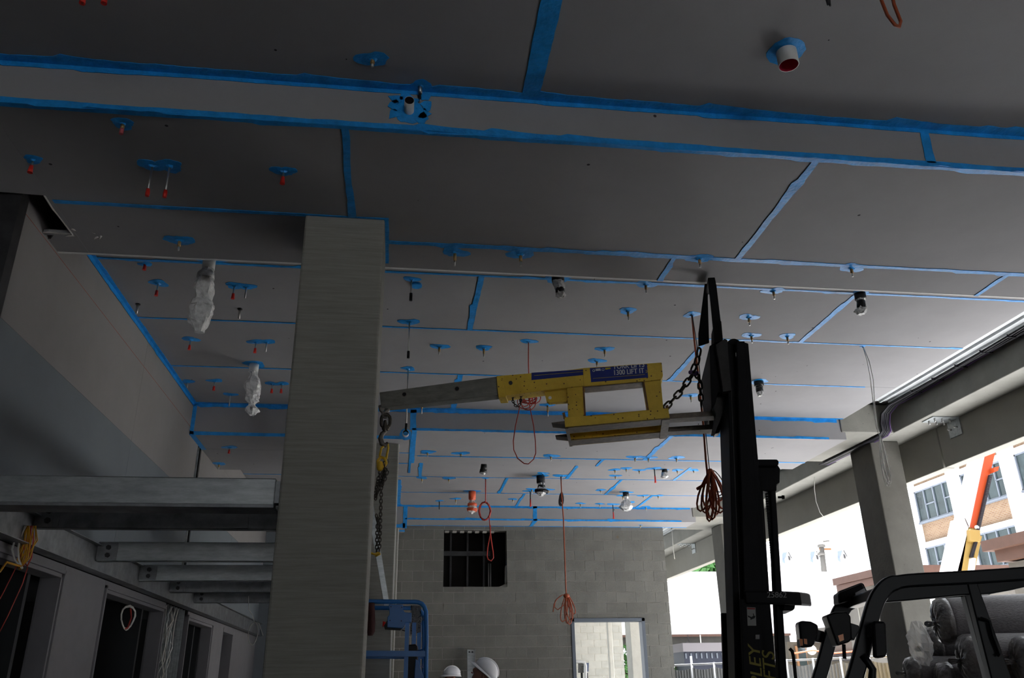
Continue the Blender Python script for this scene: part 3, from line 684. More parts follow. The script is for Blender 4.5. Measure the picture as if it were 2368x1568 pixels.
for a in ((1016,801,1015,820),(1119,804,1117,826),(1493,657,1494,678),(1452,718,1454,741),(1788,672,1790,692),(1731,733,1734,753),(1737,775,1738,793),(1820,777,1822,796),(1398,807,1399,826),(1380,834,1381,850),(1597,914,1599,931),(1266,936,1266,963),(976,925,976,957)): rod(*a, Z3,'b3','sleeve', r=.068)
rod(947,744,943,826, Z3,'b3','black', r=.07); rod(944,852,939,992, Z3,'b3','black', r=.06); rod(953,600,950,693, Z3,'b3','black', hide=6.35, r=.05)
for a in ((989,1045,988,1057),(1066,1048,1066,1058),(1274,1054,1275,1066),(1468,1057,1469,1069),(1499,1058,1500,1070),(1564,1058,1565,1070)): rod(*a, Z2,'B','sleeve', r=.085)
rod(531,1034,531,1048, ZD,'B','red', r=.07); rod(507,1072,507,1086, ZD,'B','sleeve', r=.07)
for a in ((976,1105,976,1117),(1038,1106,1039,1117),(1422,1086,1423,1096),(1448,1083,1449,1093),(1478,1087,1479,1097),(1423,1100,1424,1109),(1566,1087,1567,1097),(1604,1087,1605,1095),(1230,1131,1230,1142),(1268,1132,1268,1142),(1389,1133,1390,1142),(1054,1153,1054,1166),(1186,1154,1186,1163),(1488,1146,1488,1153),(1522,1146,1523,1155),(1342,1164,1342,1174),(1387,1165,1387,1174),(1458,1161,1457,1172),(1494,1172,1495,1182),(1440,1146,1440,1160)): rod(*a, Z3,'b5','sleeve', r=.075)
for a in ((1513,1083,1515,1116),(1226,1135,1226,1171),(1417,1166,1419,1199)): rod(*a, Z3,'b5','red', r=.09)
for a in ((1016,1158,1016,1178),(1255,1094,1257,1128)): rod(*a, Z3,'b5','plain', r=.065)
rod(1481,1214,1482,1221, Z2,'C','sleeve', r=.03)
# red capped rods at the very top of the view
for px_ in (190, 240):
    P = PZ(px_, 8, Z3-.18)
    t = thing('hanger_rod', 'hanger rod with a red cap before the first beam', 'hanger rod', (P.x, P.y, P.z), 'hanger rods in the ceiling')
    MB().cyl((P.x,P.y,Z3), P, .007, n=8).build('rod', 'zinc', t); MB().tube([P+Vector((0,0,.05)), P], [.011,.015], 8).build('cap', 'red_cap', t); patch(t, Vector((P.x,P.y,Z3)), .06, px_)

# pipe stubs
def pipe_stub(label, base, d, Ln, r, m_in, pr, ceil_patch=True):
    base, d = Vector(base), Vector(d).normalized()
    t = thing('pipe_stub', label, 'pipe', base+d*Ln)
    a = d.orthogonal().normalized(); b = d.cross(a); n = 24
    ring = lambda rr, s: [base+d*s+(a*math.cos(2*math.pi*k/n)+b*math.sin(2*math.pi*k/n))*rr for k in range(n)]
    MB().loft([ring(r, 0), ring(r, Ln), ring(r*.93, Ln)], closed_ends=False).build('pipe_wall', 'pipe_white', t)
    MB().loft([ring(r*.93, Ln), ring(r*.93, .004), ring(.002, .003)], closed_ends=False).build('bore', m_in, t)
    if pr:
        q = random.Random(int(base.x*99)); rr = [pr*(1+q.uniform(-.06,.06)) for _ in range(n)]
        pt = lambda s, f: [base+d*s+(a*math.cos(2*math.pi*k/n)+b*math.sin(2*math.pi*k/n))*rr[k]*f for k in range(n)]
        MB().loft([pt(0,1), pt(.003,1), pt(.006,.6)], smooth=False).build('sealant_patch', 'sealant', t)
    return t
Pb = PZ(1818, 118, Z3); pipe_stub('fat white pipe stub with a red bore in a big round blue patch', Pb, (0,0,-1), .10, .055, 'pipe_red_inside', .105)
Pf = PY(946, 258, YA0); pipe_stub('small white pipe stub sticking out of the first beam face', Pf, (0,-1,.0), .10, .028, 'pipe_inside', .085)
Pg = PY(938, 1005, YB0); pipe_stub('small metal pipe stub in a blue ring on the second beam face', Pg, (0,-1,0), .08, .038, 'black_plastic', .075)
Pw = PY(963, 650, 6.45); pw = thing('pipe_drop', 'plain white plastic pipe hanging straight down behind the first beam edge', 'pipe', Pw)
MB().cyl((Pw.x,Pw.y,Z3), Pw, .033, n=20).build('pipe_wall', 'pipe_white', pw)
MB().cyl((Pw.x,Pw.y,Z3), (Pw.x,Pw.y,Z3-.02), .05, n=20).build('collar', 'sealant', pw)
# blue smears round the pipe on the first beam
sm = MB()
for i in range(9):
    c = Pf+Vector((R.uniform(-.09,.12), -.003, R.uniform(-.06,.12))); n = 9
    sm.prism([c+Vector((math.cos(2*math.pi*k/n)*R.uniform(.02,.055), 0, math.sin(2*math.pi*k/n)*R.uniform(.02,.05))) for k in range(n)], (0,-.003,0))
sm.build('sealant_smear', 'sealant', ceil)

# pipes bagged in plastic film
def bag(label, x, y, pts, rads, z, collar=(.05,.12), cm_='pipe_white', body='film', bands=(), hide=None, r=.09, group=None):
    if hide: q = PY(pts[0][0], pts[0][1], hide); P = Vector((q.x, q.y, z))
    else: P = PZ(x, y, z)
    path = [Vector((P.x, P.y, z-collar[1]))]+[PY(px_, py_, P.y) for px_, py_ in pts]
    t = thing('bagged_pipe', label, 'wrapped pipe', path[-1], group)
    if r: patch(t, P, r, int(x+y))
    MB().cyl(P, path[0], collar[0], n=16).build('pipe_collar', cm_, t)
    rr = [collar[0]*.9]+list(rads); n = 14; rings = []; fine = []; 
    for i in range(len(path)-1):
        for s in range(4): fine.append((path[i].lerp(path[i+1], s/4), rr[i]+(rr[i+1]-rr[i])*(.5-.5*math.cos(math.pi*s/4))))
    fine.append((path[-1], rr[-1]))
    for i, (c, q) in enumerate(fine):
        rings.append([c+Vector((math.cos(2*math.pi*k/n), math.sin(2*math.pi*k/n), 0))*q*(1+.16*math.sin(k*2.4+i*.5)+R.uniform(-.10,.10))+Vector((0,0,R.uniform(-.004,.004))) for k in range(n)])
    MB().loft(rings, smooth=False).build('plastic_bag', body, t)
    for f0, f1, mm in bands:
        a, b = fine[int(f0*(len(fine)-1))], fine[min(len(fine)-1, int(f1*(len(fine)-1))+1)]
        sl = Vector((0,0,.012))
        MB().tube([a[0]+sl, b[0]-sl], [a[1]*1.14+.003, b[1]*1.14+.003], 12).build('tape_band', mm, t)
    return t
bag('long dirty white plastic bag tied round a pipe, the longest on the ceiling', 485, 598, ((476,636),(474,660),(470,690),(466,712),(462,740),(460,768)), (.055,.075,.06,.08,.085,.035), Z3, collar=(.05,.10), bands=((.18,.2,'film'),(.6,.62,'film')))
bag('white plastic bag with a round knotted end hanging left of the square column', 588, 842, ((587,864),(585,890),(584,915),(583,928),(583,935),(583,948),(583,960)), (.035,.085,.07,.06,.03,.075,.03), Z3, collar=(.05,.09))
bag('plastic bagged pipe strapped with black tape above the yellow jib', 1290, 640, ((1293,664),(1295,672),(1297,682),(1297,689)), (.045,.03,.045,.02), Z3, collar=(.055,.045), cm_='tape_black', bands=((.45,.5,'tape_black'),), r=.10)
bag('plastic bagged pipe with a black collar beside the open edge', 1988, 678, ((1991,699),(1992,708),(1991,718),(1991,727)), (.03,.03,.055,.03), Z3, collar=(.05,.06), cm_='tape_black', bands=((.3,.5,'tape_black'),), r=.06)
bag('striped black and white taped pipe right of the forklift mast', 1754, 882, ((1756,893),(1756,900),(1758,908),(1758,916)), (.035,.035,.035,.025), Z3, collar=(.055,.06), cm_='tape_black', bands=((.2,.3,'tape_black'),(.5,.6,'tape_black')), r=.08)
bag('small striped plastic bagged pipe behind the second beam edge', 1120, 1068, ((1119,1078),(1118,1086),(1117,1092),(1118,1098)), (.04,.045,.05,.02), Z3, collar=(.045,.05), hide=12.6, cm_='tape_black', bands=((.3,.4,'tape_black'),(.6,.7,'tape_black')), r=.05)
bag('fat black and white taped bag hanging beside a long rod in the far bay', 1250, 1100, ((1251,1115),(1252,1124),(1252,1135),(1251,1148)), (.05,.05,.1,.03), Z3, collar=(.07,.12), cm_='tape_black', bands=((.1,.12,'tape_black'),(.5,.51,'tape_black'),(.75,.76,'tape_black')), r=.10)
bag('orange and white taped bag hanging in the far bay', 1092, 1136, ((1092,1156),(1092,1166),(1092,1178),(1090,1189)), (.025,.07,.085,.02), Z3, collar=(.065,.14), cm_='tape_orange', bands=((.1,.12,'tape_orange'),(.5,.51,'tape_orange'),(.75,.76,'tape_orange')), r=.10)
bag('white plastic bag tied with a black cord in the far bay', 1447, 1138, ((1448,1154),(1448,1162),(1449,1172),(1449,1181)), (.03,.08,.12,.06), Z3, collar=(.055,.08), cm_='tape_black', r=.09)
bag('little striped white bag near the second beam edge, right of the yellow jib', 1536, 1076, ((1537,1087),(1537,1096),(1538,1102),(1537,1106)), (.035,.05,.06,.03), Z3, collar=(.03,.04), hide=12.8, bands=((.25,.35,'tape_black'),), r=.05)

# hanging cables
def hang(name, label, x, y, z, segs, r, m, cat='cable', dep=None, rp=.06, hide=None):
    P = PZ(x, y, z); t = thing(name, label, cat, PY(*segs[-1], P.y))
    if rp: patch(t, P, rp, int(x*3+y))
    pts = [P]+[PY(a, b, P.y) for a, b in segs]
    MB().tube(pts, r, 6).build('cable', m, t)
    return t, P
def loops(t, P, m, r, specs):
    for pts in specs: MB().tube([PY(a, b, P.y+c) for a, b, c in pts], r, 5).build('cable_loop', m, t)
def petal(x, y, w, h, c=0.0, lean=0.0):               # a hanging loop: top (x,y), width w, height h in picture units
    n = 14; return [(x+w*math.sin(2*math.pi*k/n)*(.25+.75*math.sin(math.pi*k/n))+lean*(.5-.5*math.cos(2*math.pi*k/n)), y+h*(.5-.5*math.cos(2*math.pi*k/n)), c+.012*math.sin(k)) for k in range(n+1)]
t, P = hang('cable_drop', 'red cable coil tied up under the ceiling with one big loop below the jib', 1222, 789, Z3, ((1222,840),(1223,870),(1224,900)), .0055, 'cable_red')
loops(t, P, 'cable_red', .005, [petal(1222+R.uniform(-10,12), 896+R.uniform(0,8), R.uniform(12,26), R.uniform(30,50), R.uniform(-.03,.03)) for _ in range(9)])
MB().tube([PY(a, b, P.y) for a, b in ((1206,918),(1200,950),(1192,985),(1187,1020),(1188,1040),(1197,1060),(1212,1072),(1222,1073),(1234,1062),(1239,1048),(1238,1020),(1234,985),(1226,945),(1222,915))], .005, 6).build('big_loop', 'cable_red', t)
t, P = hang('cable_drop', 'thick orange cable hank hanging beside the forklift mast', 1600, 727, Z3, ((1606,790),(1616,880),(1626,980),(1632,1060),(1636,1100)), .009, 'cable_orange')
MB().tube([PY(1601,729,P.y-.02), PY(1612,800,P.y-.02), PY(1628,960,P.y-.02), PY(1641,1090,P.y-.02)], .004).build('thin_cable', 'cable_black', t)
loops(t, P, 'cable_orange', .009, [petal(1642+k_*.35, 1090, w_, h_, c_, l_) for k_, (w_, h_, c_, l_) in enumerate(((-17,92,.0,-22),(15,96,.02,-12),(14,112,-.02,4),(-13,100,.04,14),(19,96,-.04,22),(-14,88,.01,30),(17,82,.03,-8),(-11,108,-.03,-4),(20,70,.05,16),(11,116,0,-5)))])
loops(t, P, 'cable_black', .004, [petal(1650, 1088, 18+i*3, 50+i*8, .03*i, 14) for i in range(3)])
MB().tube([PY(1640,1108,P.y), PY(1622,1125,P.y), PY(1612,1131,P.y)], [.012,.014,.014]).build('cable_end', 'cable_orange', t); MB().ball(PY(1643,1096,P.y), .035, .035, .05).build('knot', 'cable_orange', t)
t, P = hang('cable_drop', 'coil of red cable on a thin drop in front of the duct hole', 1123, 1106, Z3, ((1123,1140),(1123,1163)), .009, 'cable_red', rp=.04)
loops(t, P, 'cable_red', .009, [[(1121+R.uniform(-1.5,1.5)+13*math.sin(2*math.pi*k/16)*1.0, 1182+R.uniform(-1,1)-20*math.cos(2*math.pi*k/16)*(1+.06*i/7), .012*i) for k in range(17)] for i in range(8)])
MB().tube([PY(a, b, P.y) for a, b in ((1131,1195),(1133,1220),(1136,1250),(1140,1275),(1141,1290),(1136,1297),(1129,1294),(1126,1285),(1128,1265),(1134,1235),(1134,1215))], .009, 6).build('big_loop', 'cable_red', t)
t, P = hang('cable_drop', 'orange cable drop with a tied hank in front of the block wall', 1297, 1100, Z3, ((1299,1150),(1303,1200),(1306,1290),(1309,1373)), .010, 'cable_orange', rp=.10)
loops(t, P, 'cable_orange', .008, [petal(1310+k_*.4, 1374, w_, h_, c_, l_) for k_, (w_, h_, c_, l_) in enumerate(((9,64,.0,-9),(-8,68,.03,2),(9,60,-.03,10),(-9,70,.0,6),(8,46,.04,16)))]+[[(1309,1376,0),(1300,1376,0),(1287,1386,.02),(1281,1398,.02),(1279,1415,.02)], [(1311,1385,0),(1303,1400,.02),(1290,1410,.02),(1282,1404,.03),(1284,1390,.03),(1296,1378,.03)]])
MB().ball(PY(1310,1378,P.y), .05, .05, .04).build('knot', 'cable_orange', t)
loops(t, P, 'cable_black', .009, [petal(1299, 1138, R.uniform(-7,7), R.uniform(18,38), .05, R.uniform(-6,0)) for _ in range(5)])
t, P = hang('cable_drop', 'pair of thin white wires with a long tied loop in front of the open-side column', 1995, 801, Z3, ((2004,830),(2012,870),(2019,930),(2026,985),(2034,1010)), .004, 'cable_white', rp=.02)
MB().tube([PY(1996,802,P.y-.03), PY(2010,835,P.y-.03), PY(2020,880,P.y-.03), PY(2022,930,P.y-.03), PY(2030,1000,P.y-.03)], .004).build('cable', 'cable_white', t)
loops(t, P, 'cable_white', .004, [petal(2034, 1005, R.uniform(-9,14), R.uniform(95,122), R.uniform(-.04,.04), R.uniform(14,26)) for _ in range(6)])
t, P = hang('cable_drop', 'thin white wire dangling from the slab edge beside the spandrel', 1886, 1062, ZS+.3, ((1890,1080),(1884,1100),(1883,1130),(1887,1160),(1896,1185),(1910,1202)), .006, 'cable_white', rp=0)
t, P = hang('cable_drop', 'thin white wire dangling beyond the end of the block wall', 1554, 1226, ZS+.3, ((1555,1245),(1557,1270),(1560,1293)), .008, 'cable_white', rp=0)
t = thing('cable_drop', 'orange cable loop hanging before the first beam', 'cable', PZ(2078, 62, Z3-.4))
yy = PZ(2060, 20, Z3-.3).y
_a = PY(2040,-60,yy); _b = PY(2052,-60,yy)
MB().tube([Vector((_a.x, yy, Z3)), _a, PY(2038,0,yy), PY(2052,35,yy), PY(2070,58,yy), PY(2080,62,yy), PY(2083,50,yy), PY(2068,12,yy), _b, Vector((_b.x, yy, Z3))], .008).build('cable', 'cable_orange', t)
t = thing('cable_drop', 'frayed black cable end hanging before the first beam', 'cable', PZ(1917, 14, Z3-.3)); yy = PZ(1917, 5, Z3-.3).y
_a = PY(1908,-60,yy); MB().tube([Vector((_a.x, yy, Z3)), _a, PY(1914,-5,yy), PY(1920,14,yy)], [.012,.012,.012,.004]).build('cable', 'cable_black', t); MB().tube([PY(1913,-4,yy), PY(1914,12,yy)], [.01,.003]).build('strand', 'cable_black', t)
# cables clipped along the slab edge and round the cross beam
cr = thing('edge_cables', 'black and purple cables clipped along the slab edge round the cross beam', 'cables', (6.2, 9.9, 4.6))
for i in range(6):
    o = i*.024; x = 6.42+o
    MB().tube([(x-.02+.02*math.sin(y_*1.7+i), y_, 4.915+.006*math.sin(y_*2+i)) for y_ in np.arange(-2, 9.5, .5)]+[(x-.05, 9.6, 4.90), (x-.05, 9.80, 4.84), (x-.05, 9.86, 4.72), (x-.05, 9.86, 4.62), (x-.05, 9.95, ZS-.02), (x-.06, 10.6, ZS-.02), (x-.09, 11.4, ZS-.02), (x-.1, 11.55, ZS-.02)], .011 if i % 3 else .016, 6).build('cable', 'cable_purple' if i == 5 else 'cable_black', cr)
for y_ in np.arange(5.5, 9.5, .45): MB().box(6.37, 6.53, y_, y_+.012, 4.895, 4.93).build('cable_tie', 'cable_black', cr)


# ================================================================== FORKLIFT WITH JIB
PHI = math.radians(15)
FU = Vector((-math.cos(PHI), math.sin(PHI), 0)); FV = Vector((math.sin(PHI), math.cos(PHI), 0)); UP = Vector((0,0,1))
B0 = PZ(1307, 990, 3.385)
def PL(x, y, s_):
    d = ray(x, y); return CAM + d*(((B0-CAM).dot(FV)+s_)/d.dot(FV))
def side(pts, s0, s1):                                # side profile drawn at lateral s0, carried to s1
    return MB().prism([PL(x, y, s0) for x, y in pts], FV*(s1-s0))
SF = PL(2100, 1500, .3)
fk = thing('forklift', 'dark forklift with raised mast, forks and overhead guard', 'forklift', (3.6, 6.1, 0))
# --- mast
def long_side(tl, tr, br, bl, s0, s1, zb=.25, ref=None):
    """upright whose lower end runs on below the view down to height zb; drawn at lateral ref"""
    rf = s0 if ref is None else ref; off = FV*(s0-rf)
    a, b, c, d = [PL(*p, rf)+off for p in (tl, tr, br, bl)]
    ex = lambda t_, q: q+(q-t_)*((q.z-zb)/(t_.z-q.z))
    return MB().prism([a, b, ex(b, c), ex(a, d)], FV*(s1-s0))
for s0, nm in ((-.30, 'near'), (.70, 'far')):
    long_side((1703,789),(1722,789),(1782,1568),(1728,1568), s0, s0+.05, ref=-.30).build('inner_upright', 'mast_black', fk, bevel=.004)
    long_side((1718,789),(1731,793),(1796,1568),(1776,1568), s0+.01, s0+.14, ref=-.30).build('inner_rail', 'mast_black', fk, bevel=.004)
long_side((1684,786),(1704,786),(1732,1568),(1703,1568), -.22, -.08, ref=-.30).build('lift_channel', 'mast_black', fk, bevel=.004)
long_side((1690,795),(1715,795),(1768,1568),(1722,1568), -.05, .62, ref=-.30, zb=1.2).build('mast_web', 'mast_black', fk)
MB().cyl(PL(1697,800,-.22), PL(1697,800,.74), .055, n=20).build('chain_wheel', 'mast_black', fk)
# middle stage top bracket, cylinder, chain
side(((1738,1062),(1797,1062),(1801,1066),(1801,1074),(1797,1077),(1738,1077)), -.22, -.06).build('stage_bracket', 'mast_black', fk, bevel=.008)
side(((1752,1076),(1799,1076),(1804,1084),(1803,1116),(1796,1120),(1796,1135),(1752,1135)), -.16, -.06).build('chain_anchor', 'mast_black', fk, bevel=.004)
long_side((1748,1080),(1764,1080),(1795,1568),(1776,1568), -.16, -.04, ref=-.22).build('middle_upright', 'mast_black', fk)
long_side((1784,1120),(1798,1120),(1826,1568),(1806,1568), -.14, -.02, ref=-.22).build('outer_cylinder', 'mast_black', fk, bevel=.01)
cn = MB(); 
for i in range(40):
    f0 = i/40; a = PL(1776+20*f0*1.0, 1140+225*f0, -.12); b = PL(1776+20*(f0+.018), 1140+225*(f0+.018), -.12); n_ = (b-a)
    w_ = FU*(-.012)
    cn.prism([a-w_*1.6, a+w_*1.6, b+w_*1.6, b-w_*1.6], FV*.02)
    for k_ in (-1.6, -.3, 1.0): cn.obox(a+n_*1.2+w_*(k_+.3), w_*.25, FV*.008, n_*.25)
cn.build('lift_chain', 'mast_black', fk)
MB().cyl(PL(1799,1150,-.1), PL(1812,1150,-.1), .008, n=8).cyl(PL(1808,1150,-.1), PL(1814,1150,-.1), .014, n=6).build('stop_bolt', 'mast_black', fk)
# outer stage: cross member with number, outer upright with the hire firm's name
mem = [PL(1720,1366,-.38), PL(1812,1367,-.38), PL(1850,1369,-.3), PL(1870,1372,-.1), PL(1873,1373,.05), PL(1870,1373,.35), PL(1852,1371,.55), PL(1795,1368,.62), PL(1712,1366,.62)]
MB().prism(mem, UP*-.085).build('cross_member', 'mast_black', fk, bevel=.012)
side(((1812,1392),(1840,1392),(1838,1408),(1833,1412),(1812,1412)), -.2, .1).build('hose_pulley', 'mast_black', fk, bevel=.006)
long_side((1712,1385),(1752,1385),(1790,1568),(1720,1568), -.36, -.30, ref=-.36).build('outer_upright', 'mast_black', fk, bevel=.004)
long_side((1753,1385),(1780,1385),(1796,1568),(1770,1568), -.36, -.16, ref=-.36).build('outer_rail', 'mast_black', fk)
long_side((1712,1385),(1780,1385),(1796,1568),(1720,1568), .82, .90, ref=-.36).build('outer_upright', 'mast_black', fk)
for k_ in (0, 1): MB().tube([PL(1826-k_*32,1500,-.1), PL(1832-k_*32,1506,-.1), PL(1835-k_*30,1520,-.1), PL(1840-k_*28,1568,-.1), PL(1846-k_*26,1700,-.1)], .012).build('hose', 'rubber', fk)
# thin grey edge strip on the rails
long_side((1691,900),(1692,900),(1718.5,1568),(1717,1568), -.305, -.30, ref=-.305, zb=.6).build('grey_edge', 'mast_grey', fk)
# lettering
def text_mesh(txt, size):
    c = bpy.data.curves.new('lettering', 'FONT'); c.body = txt; c.size = size; c.extrude = 0.0; c.align_x = 'LEFT'
    o = bpy.data.objects.new('lettering', c); COL.objects.link(o); dg = bpy.context.evaluated_depsgraph_get(); dg.update()
    me = bpy.data.meshes.new_from_object(o.evaluated_get(dg)); vs_ = [v.co.copy() for v in me.vertices]; fs = [tuple(p.vertices) for p in me.polygons]
    bpy.data.objects.remove(o); bpy.data.curves.remove(c); bpy.data.meshes.remove(me)
    return vs_, fs
def letter(txt, o0, ex, ey, mat_, parent, name='lettering', clip=None, bold=0.0):
    """text in a unit box: width follows |ex|, height |ey|; clip = highest kept fraction of the height"""
    vs_, fs = text_mesh(txt, 1.0)
    x0 = min(v.x for v in vs_); x1 = max(v.x for v in vs_); y0 = min(v.y for v in vs_); y1 = max(v.y for v in vs_)
    o0, ex, ey = Vector(o0), Vector(ex), Vector(ey); m_ = MB()
    P_ = [((v.x-x0)/(x1-x0), (v.y-y0)/(y1-y0)) for v in vs_]
    bm = bmesh.new(); bv = [bm.verts.new((a, b, 0)) for a, b in P_]
    for f in fs:
        try: bm.faces.new([bv[i] for i in f])
        except ValueError: pass
    if clip: bmesh.ops.bisect_plane(bm, geom=bm.verts[:]+bm.edges[:]+bm.faces[:], plane_co=(0,clip,0), plane_no=(0,1,0), clear_outer=True)
    bm.verts.index_update(); nrm = ex.cross(ey).normalized()
    for dx_ in ((0,) if not bold else (-bold, 0, bold)):
        m_.add([o0+ex*(v.co.x+dx_)+ey*v.co.y+nrm*(.0004*(1+dx_*100)) for v in bm.verts], [[v.index for v in f.verts] for f in bm.faces])
    bm.free(); return m_.build(name, mat_, parent)
q = -.3825
letter('25862', PL(1774,1382,q), PL(1819,1382,q)-PL(1774,1382,q), PL(1774,1369,q)-PL(1774,1382,q), 'decal_grey', fk, 'number_lettering', bold=.004)
q = -.362; o_ = PL(1744,1650,q); 
# name runs up the upright: baseline on the right, letter tops to the left
def vert_text(txt, bot, top, lefttop, q):
    o_ = PL(*bot, q); e_ = PL(*top, q)-o_; h_ = PL(*lefttop, q)-PL(*top, q); letter(txt, o_, e_, h_, 'name_yellow', fk, 'name_lettering', bold=.006)
vert_text('PLEY', (1765,1588), (1756,1494), (1729,1488), q)
vert_text('FTS', (1795,1572), (1790,1509), (1761,1502), q)
dc = side(((1727,1404),(1747,1405),(1749,1447),(1729,1447)), -.362, -.361).build('warning_label', 'decal_grey', fk)
q = -.3625; side(((1728,1405),(1746,1406),(1746.3,1409.5),(1728.2,1409)), q, q-.0005).build('label_header', 'decal_red', dc)
side(((1729,1423),(1733,1425),(1738,1427),(1742,1424),(1741,1419),(1743,1419),(1744,1424),(1747,1425),(1745,1430),(1739,1432),(1736,1434),(1735,1429),(1730,1427)), q, q-.0005).build('crushed_hand_sign', 'black_plastic', dc)
side(((1747,1468),(1756,1468),(1756,1478),(1747,1478)), -.363, -.37).build('inspection_tag', 'decal_grey', fk)
# --- carriage, backrest, forks
side(((1641,800),(1668,783),(1674,790),(1692,905),(1660,907),(1655,930),(1645,945)), -.20, -.12).build('carriage_plate', 'mast_black', fk, bevel=.004)
side(((1655,797),(1676,783),(1682,786),(1692,903),(1672,906)), -.26, -.20).build('carriage_arm', 'mast_grey', fk, bevel=.004)
MB().prism([PL(1641,800,-.12), PL(1652,795,-.12), PL(1662,905,-.12), PL(1652,925,-.12)], FV*.78).build('carriage_plate', 'mast_black', fk)
side(((1645,925),(1668,905),(1688,905),(1680,935),(1668,965),(1655,1000),(1646,1000),(1655,960)), -.10, .0).build('carriage_hook', 'mast_grey', fk, bevel=.004)
side(((1652,960),(1672,935),(1676,940),(1664,1000),(1652,1004)), .5, .6).build('carriage_hook', 'mast_grey', fk, bevel=.004)
bk = MB().prism([PL(1637,642,-.26), PL(1653,641,-.26), PL(1657,660,-.26), PL(1672,786,-.26), PL(1652,792,-.26), PL(1642,690,-.26)], FV*.02)
bk.prism([PL(1631,645,-.02), PL(1638,644,-.02), PL(1637,690,-.02), PL(1640,792,-.02), PL(1615,800,-.02), PL(1615,770,-.02), PL(1621,725,-.02)], FV*.02)
bk.prism([PL(1637,642,-.26), PL(1653,641,-.26), PL(1653,648,-.26), PL(1637,648,-.26)], FV*.26)
bk.prism([PL(1652,742,-.26), PL(1668,742,-.26), PL(1672,786,-.26), PL(1652,792,-.26)], FV*.26)
bk.build('load_backrest', 'mast_black', fk, bevel=.004)
def fork(s0, s1):
    a = PL(1275,977,.02)+FV*(s0-.02); h = PL(1650,950,.02)+FV*(s0-.02); hb = PL(1650,962,.02)+FV*(s0-.02); ti = PL(1307,973,.02)+FV*(s0-.02); tb2 = PL(1307,982,.02)+FV*(s0-.02)
    sh = PL(1641,800,.02)+FV*(s0-.02)
    MB().prism([a, ti, h, sh, sh-FU*.045, hb-FU*.035, hb, tb2, a-UP*.006], FV*(s1-s0)).build('fork', 'jib_worn', fk, bevel=.005)
fork(.02, .14); fork(.38, .50)
# --- overhead guard
def gtube(pts, s0, r, name, closed=False, s_ref=-.25): 
    return MB().tube([PL(x, y, s_ref)+FV*(s0-s_ref) for x, y in pts], r, 12).build(name, 'guard_paint', fk)
front = [(1915,1760),(1976,1568),(2002,1470),(2020,1405),(2034,1375),(2055,1353),(2085,1345),(2130,1341),(2250,1335),(2368,1327),(2440,1322)]
def spline(pts, n=4):
    out = []
    for i in range(len(pts)-1):
        p0, p1, p2, p3 = pts[max(i-1,0)], pts[i], pts[i+1], pts[min(i+2,len(pts)-1)]
        for k in range(n):
            t = k/n; out.append(p1*(1-3*t*t+2*t**3)+p2*(3*t*t-2*t**3)+(p2-p0)*.5*(t-2*t*t+t**3)+(p3-p1)*.5*(t**3-t*t))
    return out+[pts[-1]]
def rail(s0):
    P_ = spline([PL(x, y, -.25)+FV*(s0+.25) for x, y in front]); m_ = MB(); rings = []
    for i, p in enumerate(P_):
        t_ = (P_[min(i+1, len(P_)-1)]-P_[max(i-1, 0)]).normalized(); nn = t_.cross(FV).normalized(); w_ = .043 if i > 22 else .05
        rings.append([p+nn*w_+FV*.03, p+nn*w_-FV*.03, p-nn*w_-FV*.03, p-nn*w_+FV*.03])
    m_.loft(rings, smooth=False).build('guard_rail', 'guard_paint', fk, bevel=.012)
rail(-.25); rail(.82)
g0, g1 = PL(2110,1341,-.25), PL(2440,1320,-.25)
MB().prism([g0, g0+UP*.02, g1+UP*.03, g1], FV*1.07).build('guard_roof', 'guard_paint', fk, bevel=.01)
side(((2040,1372),(2062,1352),(2110,1343),(2440,1325),(2440,1342),(2345,1364),(2290,1374),(2230,1376),(2110,1388),(2036,1394)), -.24, -.19).build('guard_gusset', 'guard_paint', fk, bevel=.008)
fb0 = PL(2060,1352,-.25); MB().obox(fb0+FV*.535-UP*.03, FU*.05, FV*.52, UP*.035).build('front_header', 'guard_paint', fk, bevel=.01)
side(((2236,1345),(2258,1340),(2340,1568),(2420,1800),(2360,1800),(2292,1568)), -.25, -.17).build('rear_pillar', 'guard_paint', fk, bevel=.008)
MB().prism([p_+FV*1.0-FU*.34 for p_ in (PL(2236,1345,-.25), PL(2258,1340,-.25), PL(2420,1800,-.25), PL(2360,1800,-.25))], FV*.08).build('rear_pillar', 'guard_paint', fk)
MB().tube([PL(2268,1430,-.28), PL(2288,1436,-.28), PL(2296,1470,-.28), PL(2312,1510,-.28), PL(2306,1516,-.28)], .012, 8).build('grab_handle', 'guard_paint', fk)
# work lamp head with wiper box on the far front corner
side(((1936,1372),(1942,1366),(1992,1347),(1998,1350),(2010,1376),(2000,1395),(1970,1412),(1952,1440),(1937,1420)), .80, .86).build('front_bow', 'guard_paint', fk, bevel=.01)
side(((1938,1371),(1994,1348),(2006,1374),(1978,1386),(1940,1397)), .62, .80).build('work_lamp', 'black_plastic', fk, bevel=.015)
side(((1978,1371),(1999,1360),(2006,1375),(1979,1385)), .618, .621).build('lamp_glass', 'lens_clear', fk)
def headlight(pts, s0, s1, amb):
    h_ = side(pts, s0, s1).build('headlight', 'black_plastic', fk, bevel=.022)
    side(((pts[0][0]-1, pts[0][1]+4), (pts[0][0]+5, pts[0][1]+2), (pts[-1][0]+5, pts[-1][1]-2), (pts[-1][0]-1, pts[-1][1]-4)), s0+.015, s1-.015).build('lens_rim', 'lens_clear', h_)
    side(amb, s0-.003, s0+.01).build('indicator', 'lens_amber', h_)
headlight(((1911,1423),(1930,1415),(1958,1414),(1968,1425),(1970,1480),(1962,1486),(1940,1493),(1936,1494)), -.34, -.18, ((1938,1470),(1950,1466),(1952,1480),(1942,1484)))
